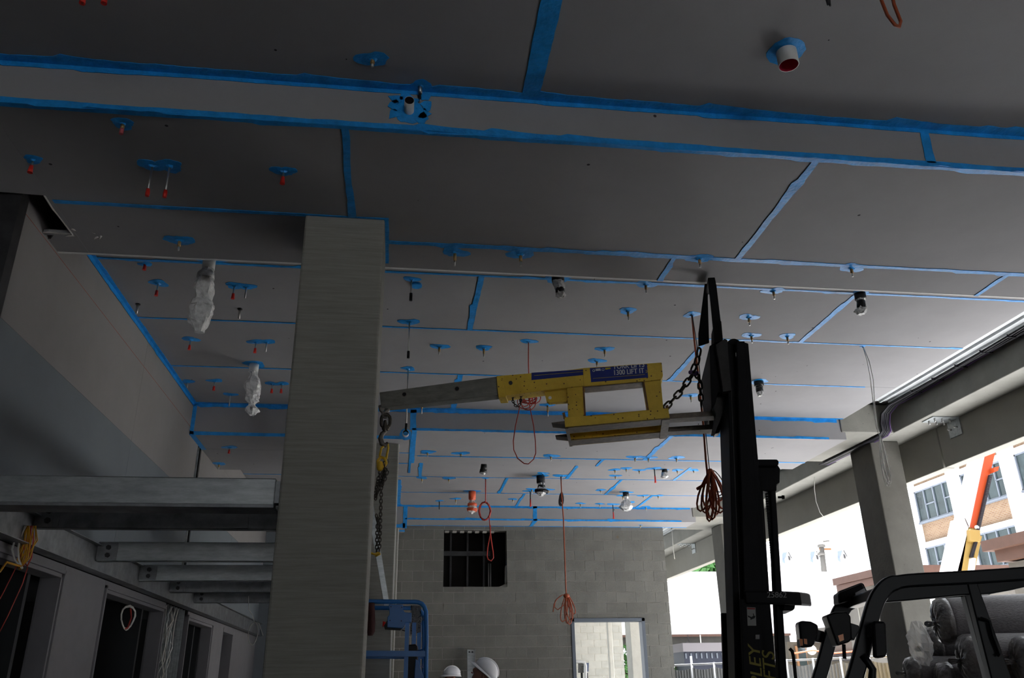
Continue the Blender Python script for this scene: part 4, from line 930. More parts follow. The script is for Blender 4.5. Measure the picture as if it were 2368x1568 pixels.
headlight(((1847,1440),(1853,1435),(1876,1437),(1892,1445),(1893,1455),(1884,1490),(1878,1496),(1852,1498)), .86, 1.02, ((1849,1477),(1856,1478),(1857,1493),(1851,1494)))
side(((1859,1477),(1866,1478),(1867,1490),(1860,1489)), .857, .862).build('indicator', 'lens_amber', fk)
side(((1966,1440),(1985,1446),(1990,1452),(1975,1482),(1968,1476)), -.28, -.22).build('lamp_arm', 'guard_paint', fk, bevel=.006)
side(((1890,1456),(1912,1462),(1900,1486),(1886,1484)), .88, .94).build('lamp_arm', 'guard_paint', fk, bevel=.006)
MB().cyl(PL(1951,1490,-.3), PL(1953,1524,-.3), .012, n=8).build('aerial', 'black_plastic', fk)
# mirror and grab bar
mr = side(((2018,1440),(2024,1436),(2046,1436),(2050,1444),(2053,1510),(2049,1520),(2026,1523),(2022,1518)), -.40, -.35).build('mirror', 'black_plastic', fk, bevel=.02)
MB().tube([PL(2006,1472,-.3), PL(2014,1474,-.34), PL(2020,1480,-.37)], .007).build('mirror_arm', 'black_plastic', mr)
MB().tube([PL(1994,1515,-.28), PL(2006,1530,-.28), PL(2018,1548,-.28), PL(2016,1575,-.28), PL(2005,1640,-.28)], .024, 10).build('grab_bar', 'guard_paint', fk)
# --- chassis and wheels (below the view)
ctr = PL(2230, 1500, .30); ctr.z = 0
def cbox(f0, f1, s0, s1, z0, z1, nm, m_, bev=.04):
    c_ = ctr+FU*((f0+f1)/2)+FV*((s0+s1)/2)+UP*((z0+z1)/2); MB().obox(c_, FU*((f1-f0)/2), FV*((s1-s0)/2), UP*((z1-z0)/2)).build(nm, m_, fk, bevel=bev)
cbox(-.75, .95, -.5, .5, .25, .75, 'chassis', 'truck_orange'); cbox(-1.35, -.7, -.52, .52, .2, 1.15, 'counterweight', 'mast_black', .1); cbox(-.75, .0, -.45, .45, .75, 1.0, 'engine_hood', 'truck_orange')
cbox(-.5, 0, -.25, .25, 1.0, 1.1, 'seat', 'black_plastic', .05); cbox(-.6, -.48, -.25, .25, 1.05, 1.55, 'seat_back', 'black_plastic', .05)
cbox(.85, 1.02, -.45, .45, .3, 1.1, 'dashboard', 'black_plastic')
for f_ in (.85, -.9):
    for s_ in (-.5, .5):
        c_ = ctr+FU*f_+UP*(.33 if f_ > 0 else .27); MB().cyl(c_+FV*(s_-.1), c_+FV*(s_+.1), .33 if f_ > 0 else .27, n=24).build('wheel', 'rubber', fk, bevel=.03)
cbox(.95, 1.25, -.42, .42, .12, .32, 'mast_foot', 'mast_black')

# --- jib on the forks
jb = thing('jib_attachment', 'rusty yellow fork mounted lifting jib with grey sliding boom', 'lifting jib', B0)
side(((877,907),(1160,869),(1162,913),(881,942)), .205, .315).build('sliding_boom', 'jib_galv', jb, bevel=.006)
sb_ = PL(877,907,.2); 
for x, y in ((935,912),(1057,899)): MB().cyl(PL(x,y,.2045), PL(x,y,.2045)-FV*.004, .017, n=16).build('pin_hole', 'black_plastic', jb); 
for x, y in ((935,912),(1057,899)): MB().tube([PL(x,y,.203)+(FU*math.cos(a)+UP*math.sin(a))*.018 for a in np.arange(0, 6.28, .5)], .003, 5, True).build('hole_rim', 'jib_worn', jb)
side(((1148,869),(1163,868),(1170,918),(1152,919)), .18, .34).build('collar', 'jib_yellow', jb, bevel=.004)
side(((1160,868.5),(1310,856),(1350,851),(1350,893),(1310,897),(1258,903),(1168,915)), .19, .33).build('outer_boom', 'jib_yellow', jb, bevel=.004)
side(((1348,851),(1530,838),(1533,868),(1532,872),(1528,878),(1488,882),(1350,893.5)), .185, .335).build('rear_boom', 'jib_yellow', jb, bevel=.004)
side(((1311,896),(1350,893),(1354,962),(1314,967)), .20, .32).build('front_post', 'jib_yellow', jb, bevel=.004)
side(((1486,881),(1528,877),(1534,946),(1497,951)), .20, .32).build('rear_post', 'jib_yellow', jb, bevel=.004)
side(((1347,893.5),(1351,893.5),(1355,962),(1351,962)), .195, .20).build('rust_edge', 'jib_rust', jb)
side(((1486,882),(1490,882),(1501,950),(1497,950)), .194, .198).build('rust_edge', 'jib_rust', jb)
side(((1350,891),(1488,880),(1486,885),(1352,897)), .195, .325).build('reinforcing_strip', 'jib_worn', jb)
lug = [(1258,905),(1312,899),(1312,929),(1270,932),(1264,928)]
side(lug, .235, .285).build('lug_plate', 'jib_yellow', jb, bevel=.003); MB().cyl(PL(1272,920,.234), PL(1272,920,.234)-FV*.003, .014, n=16).build('lug_hole', 'bead_white', jb)
MB().cyl(PL(1181,886,.188), PL(1181,886,.188)-FV*.012, .016, n=12).build('lock_pin', 'steel_dark', jb)
def pocket(s0, s1):
    P_ = [PL(x, y, 0)+FV*s0 for x, y in ((1305,966),(1545,944),(1549,968),(1307,990))]; w = s1-s0; t_ = .008
    m1 = MB().prism(P_, FV*t_).prism([p+FV*(w-t_) for p in P_], FV*t_); m1.build('pocket_side', 'jib_yellow', jb)
    MB().prism([P_[0], P_[1], P_[1]-UP*t_, P_[0]-UP*t_], FV*w).build('pocket_top', 'jib_yellow', jb)
    MB().prism([P_[3], P_[2], P_[2]+UP*t_, P_[3]+UP*t_], FV*w).build('pocket_base', 'jib_worn', jb)
    return P_
p1_ = pocket(0, .165); pocket(.36, .525)
a_, b_ = p1_[3], p1_[2]
MB().prism([b_, b_+(a_-b_)*.075, b_+(a_-b_)*.075-UP*.008, b_-UP*.008], FV*.53).build('cross_strap', 'jib_worn', jb)
MB().prism([a_, a_+(b_-a_)*.03, a_+(b_-a_)*.03-UP*.006, a_-UP*.006], FV*.525).build('cross_strap', 'jib_worn', jb)
MB().prism([p1_[0]+FV*.16, p1_[1]+FV*.16, p1_[1]+FV*.16-UP*.02, p1_[0]+FV*.16-UP*.02], FV*.21).build('cross_plate', 'jib_yellow', jb)
side(((1300,955),(1306,953),(1309,967),(1303,967)), .02, .05).build('stop_tab', 'jib_rust', jb)
side(((1539,938),(1545,936),(1547,946),(1540,946)), .25, .29).build('chain_eye', 'jib_rust', jb)
# stickers
q = .1845
st1 = side(((1364,851.5),(1496,842),(1499,873),(1367,884)), q, q+.0005).build('sticker', 'decal_blue', jb)
st2 = side(((1229,862),(1361,853.5),(1362,866),(1229,879)), .1895, .19).build('sticker', 'decal_blue', jb)
q2 = .1838
o_ = PL(1421,867.5,q2); letter('1300 LIFT IT', o_, PL(1490,862.5,q2)-o_, PL(1420,856,q2)-o_, 'decal_white', st1, bold=.004)
o_ = PL(1421,854,q2); letter('FORK LIFTS', o_, PL(1490,848.5,q2)-o_, PL(1420,841,q2)-o_, 'decal_white', st1, clip=.52, bold=.004)
o_ = PL(1493,862,q2); letter('S', o_, PL(1497,861.7,q2)-o_, PL(1493,853,q2)-o_, 'decal_yellow', st1, clip=.75)
MB().prism([PL(1371,875,q2), PL(1491,865.8,q2), PL(1491,866.5,q2), PL(1371,875.7,q2)], -FV*.0004).build('sticker_line', 'decal_yellow', st1)
MB().prism([PL(1235,868,.188), PL(1352,858.5,.188), PL(1352,859.3,.188), PL(1235,868.8,.188)], -FV*.0004).build('sticker_line', 'decal_yellow', st2)
for x, y in ((1373,857),(1394.5,854.7)): MB().tube([PL(x,y,q2)+(FU*math.cos(a)+UP*math.sin(a))*.009 for a in np.arange(0,6.28,.52)], .0022, 4, True).build('sticker_wheel', 'decal_white', st1)
MB().prism([PL(x,y,q2) for x, y in ((1377,853),(1388,852),(1390,857),(1378,858))], -FV*.0004).build('sticker_cart', 'decal_white', st1)
MB().prism([PL(x,y,q2) for x, y in ((1399,851),(1411,850),(1413,853),(1400,855))], -FV*.0004).build('sticker_cab', 'decal_yellow', st1)
# dirty scuffs stay in the paint; short retaining chain under the boom
def chain(parent, pts, L_, Wd, r, m_, name='chain_link'):
    pts = [Vector(p) for p in pts]; seg = [(pts[i+1]-pts[i]).length for i in range(len(pts)-1)]; tot = sum(seg); step = L_-2.2*r; n = max(2, int(tot/step)); tw = 0
    key = (name, L_, Wd, r, m_)
    if key not in UNIT:
        t_ = MB().link((0,0,0), L_, Wd, (0,0,1), (1,0,0), r); me = bpy.data.meshes.new(name); me.from_pydata([tuple(v) for v in t_.v], [], t_.f); me.polygons.foreach_set('use_smooth', [True]*len(t_.f)); me.materials.append(M[m_]); UNIT[key] = me
    for i in range(n):
        s_ = tot*(i+.5)/n; k_ = 0
        while k_ < len(seg)-1 and s_ > seg[k_]: s_ -= seg[k_]; k_ += 1
        d_ = (pts[k_+1]-pts[k_]).normalized(); c_ = pts[k_]+d_*s_
        o = bpy.data.objects.new(name, UNIT[key]); COL.objects.link(o); o.parent = parent
        rot = d_.to_track_quat('Z', 'X') @ Matrix.Rotation(math.pi/2*(i % 2)+.25, 3, 'Z').to_quaternion()
        o.rotation_mode = 'QUATERNION'; o.rotation_quaternion = rot; o.location = c_-ORG[parent.name_full]
pc = thing('pin_chain', 'short thin chain looped under the jib collar', 'chain', PL(1195,940,.25))
chain(pc, [PL(1186,915,.26), PL(1186,928,.26), PL(1192,938,.26), PL(1198,941,.26), PL(1204,932,.26), PL(1205,912,.26)], .028, .016, .0035, 'chain_dark')
MB().cyl(PL(1186,912,.26), PL(1186,920,.26), .008, n=8).build('pin_ring', 'chain_dark', pc)
sc_ = thing('safety_chain', 'dark safety chain tying the jib to the forklift mast', 'chain', PL(1605,861,.22))
chain(sc_, [PL(1538,944,.26), PL(1570,910,.23), PL(1604,863,.15)], .075, .042, .0085, 'chain_dark')
chain(sc_, [PL(1600,860,.13), PL(1612,835,.05), PL(1618,805,-.02)], .075, .042, .0085, 'chain_dark')
chain(sc_, [PL(1608,862,.13), PL(1618,880,.12), PL(1622,940,.12)], .06, .032, .007, 'chain_dark')
MB().tube([PL(1597,861,.13), PL(1604,859,.12), PL(1614,862,.12), PL(1612,866,.14), PL(1603,866,.14)], .012, 8).ball(PL(1597,861,.13), .018).build('shackle', 'cable_purple', sc_)

# --- chain hoist hanging from the jib end
hp = PL(890, 947, .26); Yh = hp.y
hk = thing('chain_hoist', 'chain block with yellow ring and hook hanging from the jib end', 'chain hoist', PY(880,1280,Yh))
Ph = lambda x, y, d=0.0: PY(x, y, Yh+d)
MB().tube([Ph(879,938), Ph(881,948), Ph(888,956), Ph(897,950), Ph(899,940)], .017, 10).cyl(Ph(884,945,-.03), Ph(884,945,.03), .02, n=12).build('shackle', 'chain_grey', hk)
MB().link(Ph(891,955), .085, .045, UP, (1,.3,0), .010).build('top_link', 'chain_grey', hk)
MB().link(Ph(892,974), .115, .072, UP, (1,.1,0), .014).build('heavy_link', 'chain_dark', hk)
MB().ball(Ph(892,990), .034, .03, .03).build('swivel', 'chain_dark', hk); MB().link(Ph(891,986), .09, .05, UP, (.2,1,0), .013).build('heavy_link', 'chain_dark', hk)
MB().tube([Ph(893,996), Ph(884,1003), Ph(880,1014), Ph(883,1026), Ph(891,1030), Ph(897,1024)], [.014,.02,.022,.022,.02,.012], 10).build('top_hook', 'chain_grey', hk)
MB().tube([Ph(893,1028), Ph(882,1036), Ph(878,1056)], .010, 8).tube([Ph(891,1028), Ph(897,1026), Ph(898,1036), Ph(893,1062)], .010, 8).build('yellow_ring', 'hook_yellow', hk)
MB().tube([Ph(876,1086), Ph(874,1066), Ph(880,1057), Ph(890,1060), Ph(893,1072), Ph(884,1085)], .014, 8).ball(Ph(879,1078), .03, .03, .045).build('hook_body', 'hook_yellow', hk)
for pts, nm in (([(889,1068),(890,1085),(884,1110),(878,1125),(872,1140),(868,1155)],0), ([(896,1090),(888,1115),(882,1130),(881,1160),(880,1190),(879,1230),(877,1275)],0), ([(885,1080),(884,1100),(876,1125),(868,1150)],0), ([(880,1088),(874,1110),(870,1130),(866,1152)],0), ([(893,1084),(883,1118),(874,1135)],0), ([(870,1190),(873,1205),(872,1240),(871,1278)],0), ([(874,1197),(876,1230),(875,1276)],0)):
    chain(hk, [Ph(x, y, R.uniform(-.03,.03)) for x, y in pts], .036, .022, .0045, 'chain_dark')
MB().tube([Ph(897,1062), Ph(899,1068), Ph(894,1078), Ph(889,1084)], .004, 6).build('safety_latch', 'chain_grey', hk)
MB().tube([Ph(858,1279), Ph(866,1282), Ph(878,1277), Ph(879,1281), Ph(868,1286)], .009, 8).build('lower_hook', 'hook_yellow', hk)

# leaning brace behind the near column
br = thing('diagonal_brace', 'pale steel channel leaning diagonally behind the near concrete column', 'brace', PY(900,1395,9.95))
Pq = lambda x, y: PY(x, y, 10.05)
MB().prism([Pq(846,1150), Pq(861,1150), Pq(902,1408), Pq(889,1402)], (0,.01,0)).build('web', 'galv', br); MB().prism([Pq(846,1150), Pq(847,1150), Pq(890,1402), Pq(889,1402)], (0,.06,0)).build('flange', 'galv', br)

# ================================================================== SCISSOR LIFT
YS = 9.25
sl = thing('work_platform', 'blue personnel lift with railings standing by the block wall', 'work platform', (.0, 9.6, 0))
Pl_ = lambda x, y, d=0.0: PY(x, y, YS+d)
rr = .024
arc = [Pl_(975+10*math.sin(a), 1399-7*math.cos(a)*1.0) for a in np.arange(0, 1.58, .26)]
top = [Pl_(780,1388), Pl_(853,1391), Pl_(960,1392)]+[Pl_(968,1393), Pl_(975,1396), Pl_(981,1403), Pl_(985,1414)]+[Pl_(986,1470), Pl_(985,1568), Pl_(985,1640)]
MB().tube(top, rr, 10).build('top_rail', 'lift_blue', sl)
MB().tube([p+Vector((0,.75,0)) for p in top], rr, 10).build('top_rail', 'lift_blue', sl)
MB().obox((Pl_(780,1511)+Pl_(985,1512))/2, ((Pl_(985,1512)-Pl_(780,1511))/2), (0,.02,0), (0,0,.028)).build('mid_rail', 'lift_blue', sl)
MB().obox((Pl_(780,1511)+Pl_(985,1512))/2+Vector((0,.75,0)), ((Pl_(985,1512)-Pl_(780,1511))/2), (0,.02,0), (0,0,.028)).build('mid_rail', 'lift_blue', sl)
for z_ in (0, .5): MB().cyl(Pl_(985,1420)-Vector((0,0,z_)), Pl_(985,1420)-Vector((0,0,z_))+Vector((0,.75,0)), .018).build('end_rail', 'lift_blue', sl)
px0 = Pl_(780,1568).x; px1 = Pl_(985,1568).x
MB().box(px0, px1+.03, YS-.03, YS+.8, 1.36, 1.42).build('platform_deck', 'lift_blue', sl)
for x, y0, d in ((942,1440,.02),(958,1440,.3),(970,1440,.6)): MB().obox((Pl_(x,y0,d)+Vector((Pl_(x,y0,d).x,YS+d,1.4)))/2, (.022,0,0), (0,.018,0), (0,0,(Pl_(x,y0,d).z-1.4)/2)).build('stanchion', 'lift_blue', sl)
bxm = [(899,1397),(932,1398),(932,1411),(936,1416),(952,1417),(951,1439),(938,1440),(935,1449),(930,1453),(895,1451),(896,1427),(901,1421)]
cbx = MB().prism([Pl_(x,y,.03) for x, y in bxm], (0,.16,0)).build('control_box', 'lift_blue', sl, bevel=.006)
MB().prism([Pl_(x,y,.06) for x, y in ((888,1447),(897,1432),(897,1452),(930,1453),(925,1457),(890,1455))], (0,.1,0)).build('control_base', 'black_plastic', cbx)
MB().cyl(Pl_(885,1443,.1), Pl_(892,1443,.1), .03, .02).build('stop_button', 'red_cap', cbx)
for x, y in ((904,1403),(929,1404),(902,1435),(928,1436)): MB().cyl(Pl_(x,y,.03), Pl_(x,y,.022), .006, n=8).build('screw', 'black_plastic', cbx)
MB().prism([Pl_(x,y,.35) for x, y in ((950,1400),(974,1400),(973,1462),(948,1468))], (0,.004,0)).build('notice_panel', 'mesh_grey', sl)
MB().tube([Pl_(937,1452,.1), Pl_(940,1460,.1), Pl_(930,1457,.12)], .006).build('control_lead', 'black_plastic', sl)
MB().prism([Pl_(x,y,.1) for x, y in ((936,1500),(941,1491),(960,1489),(967,1494),(966,1568),(965,1640),(930,1640),(934,1568))], (0,.25,0)).build('mast_cover', 'black_plastic', sl, bevel=.02)
MB().prism([Pl_(x,y,.05) for x, y in ((961,1524),(967,1528),(980,1568),(990,1640),(955,1640),(958,1560))], (0,.3,0)).build('mast_bracket', 'lift_blue', sl, bevel=.006)
MB().tube([Pl_(984,1485,.0), Pl_(980,1500,.0), Pl_(972,1504,.05), Pl_(966,1504,.1)], .008).build('hose', 'lift_blue', sl)
MB().box(.05, .35, YS+.1, YS+.45, .3, 1.36).build('lift_mast', 'lift_blue', sl, bevel=.01); MB().box(-.55, .5, YS-.1, YS+.75, .1, .32).build('base_chassis', 'lift_blue', sl, bevel=.02)
for x in (-.4, .35):
    for y in (YS, YS+.62): MB().cyl((x, y-.04, .11), (x, y+.04, .11), .11).build('wheel', 'rubber', sl)
# jacket hung on the platform rail
jk = tag(MB().loft([[Pl_(x+dx*w, y, .0+dy) for dx, dy in ((-1,-.02),(0,-.07),(1,-.02),(1,.06),(0,.08),(-1,.06))] for x, y, w in ((856,1394,10),(858,1415,9),(857,1440,11),(858,1460,9),(856,1470,6))]).build('jacket', 'skin'), 'dark red work jacket hanging on the blue lift rail', 'jacket')
jk.data.materials[0] = M['jacket_red']

# galvanised channel leaning on the block wall
gc = thing('steel_channel', 'galvanised channel with two bolt holes leaning against the block wall', 'steel channel', PY(1090,1600,YW-.25))
c0, c1 = PY(1080,1502,YW-.12), PY(1098,1503,YW-.12)
bt = Vector((c0.x, YW-.45, 0)); w_ = c1.x-c0.x
MB().prism([c0, c1, bt+Vector((w_,0,0)), bt], (0,.01,0)).build('web', 'galv', gc)
for dx in (0, w_-.006): MB().prism([c0+Vector((dx,0,0)), c0+Vector((dx+.006,0,0)), bt+Vector((dx+.006,0,0)), bt+Vector((dx,0,0))], (0,-.06,.0)).build('flange', 'galv', gc)
for dx in (.3, .68): MB().cyl(c0+Vector((w_*dx,-.002,-.05)), c0+Vector((w_*dx,-.008,-.05)), .018, n=10).build('bolt_hole', 'black_plastic', gc)


# ================================================================== WORKERS
def skin_body(name, nodes, edges, m_, parent, root=0, sub=2):
    o0 = ORG[parent.name_full]; bm = bmesh.new(); ly = bm.verts.layers.skin.verify(); vv = []
    for p, r_ in nodes:
        v = bm.verts.new(Vector(p)-o0); v[ly].radius = (r_, r_) if not isinstance(r_, tuple) else r_; vv.append(v)
    for a, b in edges: bm.edges.new((vv[a], vv[b]))
    vv[root][ly].use_root = True
    me = bpy.data.meshes.new(name); bm.to_mesh(me); bm.free(); me.materials.append(M[m_])
    o = bpy.data.objects.new(name, me); COL.objects.link(o); o.parent = parent
    k_ = o.modifiers.new('skin', 'SKIN'); k_.use_smooth_shade = True; s_ = o.modifiers.new('smooth', 'SUBSURF'); s_.levels = s_.render_levels = sub
    return o
def worker(label, head, f, u, facing):
    head, f, u = Vector(head), Vector(f).normalized(), Vector(u).normalized(); u = (u-f*u.dot(f)).normalized(); sd_ = f.cross(u)
    hgt = head.z; fx = Vector(facing).normalized(); rt = fx.cross(UP)
    base = Vector((head.x, head.y, 0))-fx*.04
    t = thing('person', label, 'person', base)
    neck = Vector((base.x, base.y, hgt-.17)); ch = Vector((base.x, base.y, hgt-.36)); wa = Vector((base.x, base.y, hgt-.58)); hp = Vector((base.x, base.y, hgt-.76))
    N = [(hp, .15), (wa, .14), (ch, .17), (neck, .06), (head-u*.075, .075), (head+u*.0, .095), (head+u*.07, .085), (head+f*.115-u*.02, .016)]
    E_ = [(0,1),(1,2),(2,3),(3,4),(4,5),(5,6),(5,7)]
    for s_ in (-1, 1):
        i = len(N); sh = ch+rt*s_*.2+UP*.1
        N += [(sh, .07), (sh+rt*s_*.06-UP*.3, .05), (sh+rt*s_*.05-UP*.53+fx*.12, .036), (sh+rt*s_*.05-UP*.62+fx*.18, .04)]
        E_ += [(2,i),(i,i+1),(i+1,i+2),(i+2,i+3)]
        for q_ in range(4): N.append((N[i+3][0]-UP*.08+fx*(.03+.0*q_)+rt*(q_-1.5)*.02, .009)); E_.append((i+3, len(N)-1))
        N.append((N[i+3][0]-UP*.04+fx*.07, .01)); E_.append((i+3, len(N)-1))
        j = len(N); lg = hp+rt*s_*.1-UP*.06
        N += [(lg, .09), (Vector((lg.x, lg.y, hgt*.29)), .062), (Vector((lg.x, lg.y, .08)), .042), (Vector((lg.x, lg.y, .045))+fx*.16, .035)]
        E_ += [(0,j),(j,j+1),(j+1,j+2),(j+2,j+3)]
    skin_body('body', N, E_, 'skin', t)
    grow = lambda idx, g: [(N[i][0], N[i][1]+g) for i in idx]
    sh_i = [0,1,2,8,9,8+13,9+13] if len(N) > 30 else [0,1,2,8,9]
    a0 = 8; a1 = 8+4+5+4
    skin_body('work_shirt', grow([0,1,2,a0,a0+1,a1,a1+1], .02), [(0,1),(1,2),(2,3),(3,4),(2,5),(5,6)], 'shirt_navy', t)
    skin_body('safety_vest', grow([0,1,2], .032), [(0,1),(1,2)], 'vest_lime', t)
    l0 = a0+9; l1 = a1+9
    skin_body('trousers', grow([0,l0,l0+1,l0+2,l1,l1+1,l1+2], .016), [(0,1),(1,2),(2,3),(0,4),(4,5),(5,6)], 'trousers', t)
    for l_ in (l0, l1): skin_body('boot', grow([l_+2,l_+3], .018), [(0,1)], 'boots', t)
    # face
    for s_ in (-1, 1):
        MB().ball(head+f*.088+u*.025+sd_*s_*.032, .012).build('eye', 'bead_white', t); MB().ball(head+sd_*s_*.094-u*.005, .012, .02, .028).build('ear', 'skin', t)
    MB().tube([head+f*.104+u*.028+sd_*.05, head+f*.112+u*.028, head+f*.104+u*.028-sd_*.05, head+f*.03+u*.03-sd_*.1], .007, 6).build('safety_glasses', 'glasses', t)
    MB().tube([head+f*.094-u*.055+sd_*.025, head+f*.101-u*.055, head+f*.094-u*.055-sd_*.025], .006, 6).build('mouth', 'decal_red', t)
    # hard hat: dome, brim, ridge
    c = head+u*.045; n = 24; rings = []
    for a in range(7):
        th_ = math.pi/2*a/6; rr_ = math.cos(th_); rings.append([c+u*(.135*math.sin(th_))+(f*math.cos(2*math.pi*k/n)*.148+sd_*math.sin(2*math.pi*k/n)*.122)*max(rr_, .02)-f*.012 for k in range(n)])
    hat = MB().loft(rings).build('hard_hat', 'hat_white', t)
    bo = []; bi = []
    for k in range(n):
        a = 2*math.pi*k/n; ext = 1.09+.30*max(0, math.cos(a))**2
        bo.append(c+(f*math.cos(a)*.148+sd_*math.sin(a)*.122)*ext-f*.012-u*(.012+.012*max(0, math.cos(a)))); bi.append(c+(f*math.cos(a)*.148+sd_*math.sin(a)*.122)-f*.012)
    MB().loft([bi, bo, [p-u*.006 for p in bo], [p-u*.008 for p in bi]], closed_ends=False).build('hat_brim', 'hat_white', hat)
    MB().tube([c+u*(.137*math.sin(a))+f*(.15*math.cos(a)-.012) for a in np.arange(.35, 2.9, .2)], .012, 6).build('hat_ridge', 'hat_white', hat)
    return t
hA = PY(1114, 1560, 9.7)
worker('worker in a white hard hat tilting the head far back to look up', hA, (-.72,-.15,.62), (.62,-.1,.76), (-1,-.2,0))
hB = PY(1043, 1568, 14.5)
worker('worker in a white hard hat looking ahead near the block wall', hB, (-.95,-.3,.05), (.05,0,1), (-1,-.3,0))

# ================================================================== WRAPPED INSULATION ROLLS
rk = thing('storage_rack', 'low steel rack carrying the plastic wrapped rolls', 'rack', (5.9, 8.0, 0))
RA = Vector((.95,-.30,0)).normalized(); RB = Vector((.30,.95,0)).normalized()
def roll(label, px_, py_, Yd, r_, Ln, m_='insul_film', tilt=0.0, gx=0.0, gz=0.0):
    c = PY(px_, py_, Yd); ax = (RA+UP*tilt).normalized(); e1 = ax.cross(UP).normalized(); e2 = e1.cross(ax)
    t = thing('insulation_roll', label, 'insulation roll', c-UP*r_, 'plastic wrapped insulation rolls'); n = 36
    g = e1*gx*r_+e2*gz*r_
    def ring(f_, dd, fold): 
        return [c+ax*dd+g*(1-f_)+(e1*math.cos(2*math.pi*k/n)+e2*math.sin(2*math.pi*k/n))*r_*f_*(1+fold*math.sin(k*5.3+1.3*math.sin(k)))+ax*(fold*.5*r_*math.sin(k*4.1)) for k in range(n)]
    MB().loft([ring(1, Ln, .0), ring(1.0, Ln*.5, .01), ring(1.02, .08, .012), ring(1.0, .04, .015)], closed_ends=True).build('roll_body', 'insulation', t)
    MB().loft([ring(1.02, .05, .015), ring(1.0, .0, .03), ring(.88, -.05, .05), ring(.6, -.075, .09), ring(.3, -.075, .16), ring(.10, -.06, .2), ring(.05, -.10, .2), ring(.11, -.15, .3)], smooth=True).build('gathered_film', m_, t)
    return t, c
roll('top wrapped roll on the pile, its gathered end tied in the middle', 2180, 1437, 8.1, .225, 1.9, tilt=.02, gx=.15, gz=-.1)
roll('wrapped roll tucked behind the top one with its side in shade', 2158, 1500, 8.65, .225, 1.5)
roll('wrapped roll with a star of folds, in front below the top roll', 2240, 1522, 7.75, .215, 1.3, gx=-.05, gz=-.12)
roll('wrapped roll low down between two star-folded ends', 2188, 1580, 8.2, .2, 1.3)
roll('small wrapped roll at the column end of the pile with shiny folds', 2112, 1556, 8.55, .155, 1.2)
roll('wrapped roll behind the forklift rear pillar', 2368, 1530, 7.3, .215, 1.3)
roll('pale wrapped roll lying under the top roll body', 2330, 1500, 9.0, .21, 1.2)
cz_ = MB(); q = random.Random(4); c = PY(2128, 1488, 8.0); rings = []
for a in range(1, 8):
    th_ = math.pi*a/8; rings.append([c+Vector((math.sin(th_)*math.cos(2*math.pi*k/14)*.115*q.uniform(.7,1.25), math.sin(th_)*math.sin(2*math.pi*k/14)*.09*q.uniform(.7,1.2), math.cos(th_)*.21*q.uniform(.85,1.1))) for k in range(14)])
tag(cz_.loft(rings, smooth=False).build('plastic_scrap', 'film_clear'), 'crumpled clear plastic film stuffed beside the wrapped rolls', 'plastic film')
zr = 1.35
MB().obox((6.0, 7.75, zr-.03), RA*.75, RB*.75, UP*.03).build('deck', 'galv_dark', rk)
for i in (-1, 1):
    for j in (-1, 1): MB().obox(Vector((6.0,7.75,zr/2-.03))+RA*.7*i+RB*.7*j, RA*.03, RB*.03, UP*(zr/2-.03)).build('leg', 'galv_dark', rk)

# ================================================================== OUTSIDE
# brick office building parallel to the open side
XBD = 30.0
ob = thing('office_building', 'cream and orange brick building with white piers and grey framed windows', 'building', (XBD+4, 38, 0))
def zb(px_, py_): d = ray(px_, py_); return EYE + XBD*d.z/d.x
def yb(px_, py_): return PX(px_, py_, XBD).y
head2, sill2 = zb(2108,1140), zb(2121,1211); head1 = zb(2132,1269); fh = head2-head1; sill1 = sill2-fh
piers_ = [yb(2097,1150), yb(2210,1150), yb(2330,1100)]
pitch = (piers_[0]-piers_[2])/2
MB().box(XBD+.15, XBD+9, -40, piers_[0]+.1, 0, 16.5).build('brick_wall', 'brick_far', ob)
pw_ = .62
k = -3
while True:
    yp = piers_[1]-k*pitch
    if yp < -30: break
    if yp < piers_[0]+.5:
        MB().box(XBD-.25, XBD+.3, yp-pw_, yp+pw_*.2, 0, 16.5).build('pier', 'white_render', ob)
        for zs, zh_ in ((sill1, head1), (sill2, head2), (sill2+fh, head2+fh), (sill1-fh, head1-fh)):
            if zs < .3: continue
            y0, y1 = yp+pw_*.2, yp+pitch-pw_
            if y1 > piers_[0]+.1: continue
            MB().box(XBD-.02, XBD+.2, y0, y1, zh_, zh_+.28).build('lintel', 'white_render', ob); MB().box(XBD-.04, XBD+.2, y0, y1, zs-.1, zs).build('sill', 'win_frame', ob)
            if abs(yp-40) > 16: continue
            wdo = MB().box(XBD+.04, XBD+.14, y0, y0+.08, zs, zh_).box(XBD+.04, XBD+.14, y1-.08, y1, zs, zh_).box(XBD+.04, XBD+.14, y0, y1, zh_-.08, zh_).box(XBD+.04, XBD+.14, y0, y1, zs, zs+.08).build('window', 'win_frame', ob)
            w4 = (y1-y0)/4
            for j in range(4):
                MB().box(XBD+.1, XBD+.11, y0+j*w4+.03, y0+(j+1)*w4-.03, zs+.06, zh_-.06).build('pane', 'win_glass', wdo)
                if j: MB().box(XBD+.03, XBD+.13, y0+j*w4-.04, y0+j*w4+.04, zs, zh_).build('mullion', 'win_frame', wdo)
                if j in (0, 2): MB().box(XBD+.03, XBD+.13, y0+j*w4, y0+(j+1)*w4, (zs+zh_)/2-.03, (zs+zh_)/2+.03).build('transom', 'win_frame', wdo)
    k += 1
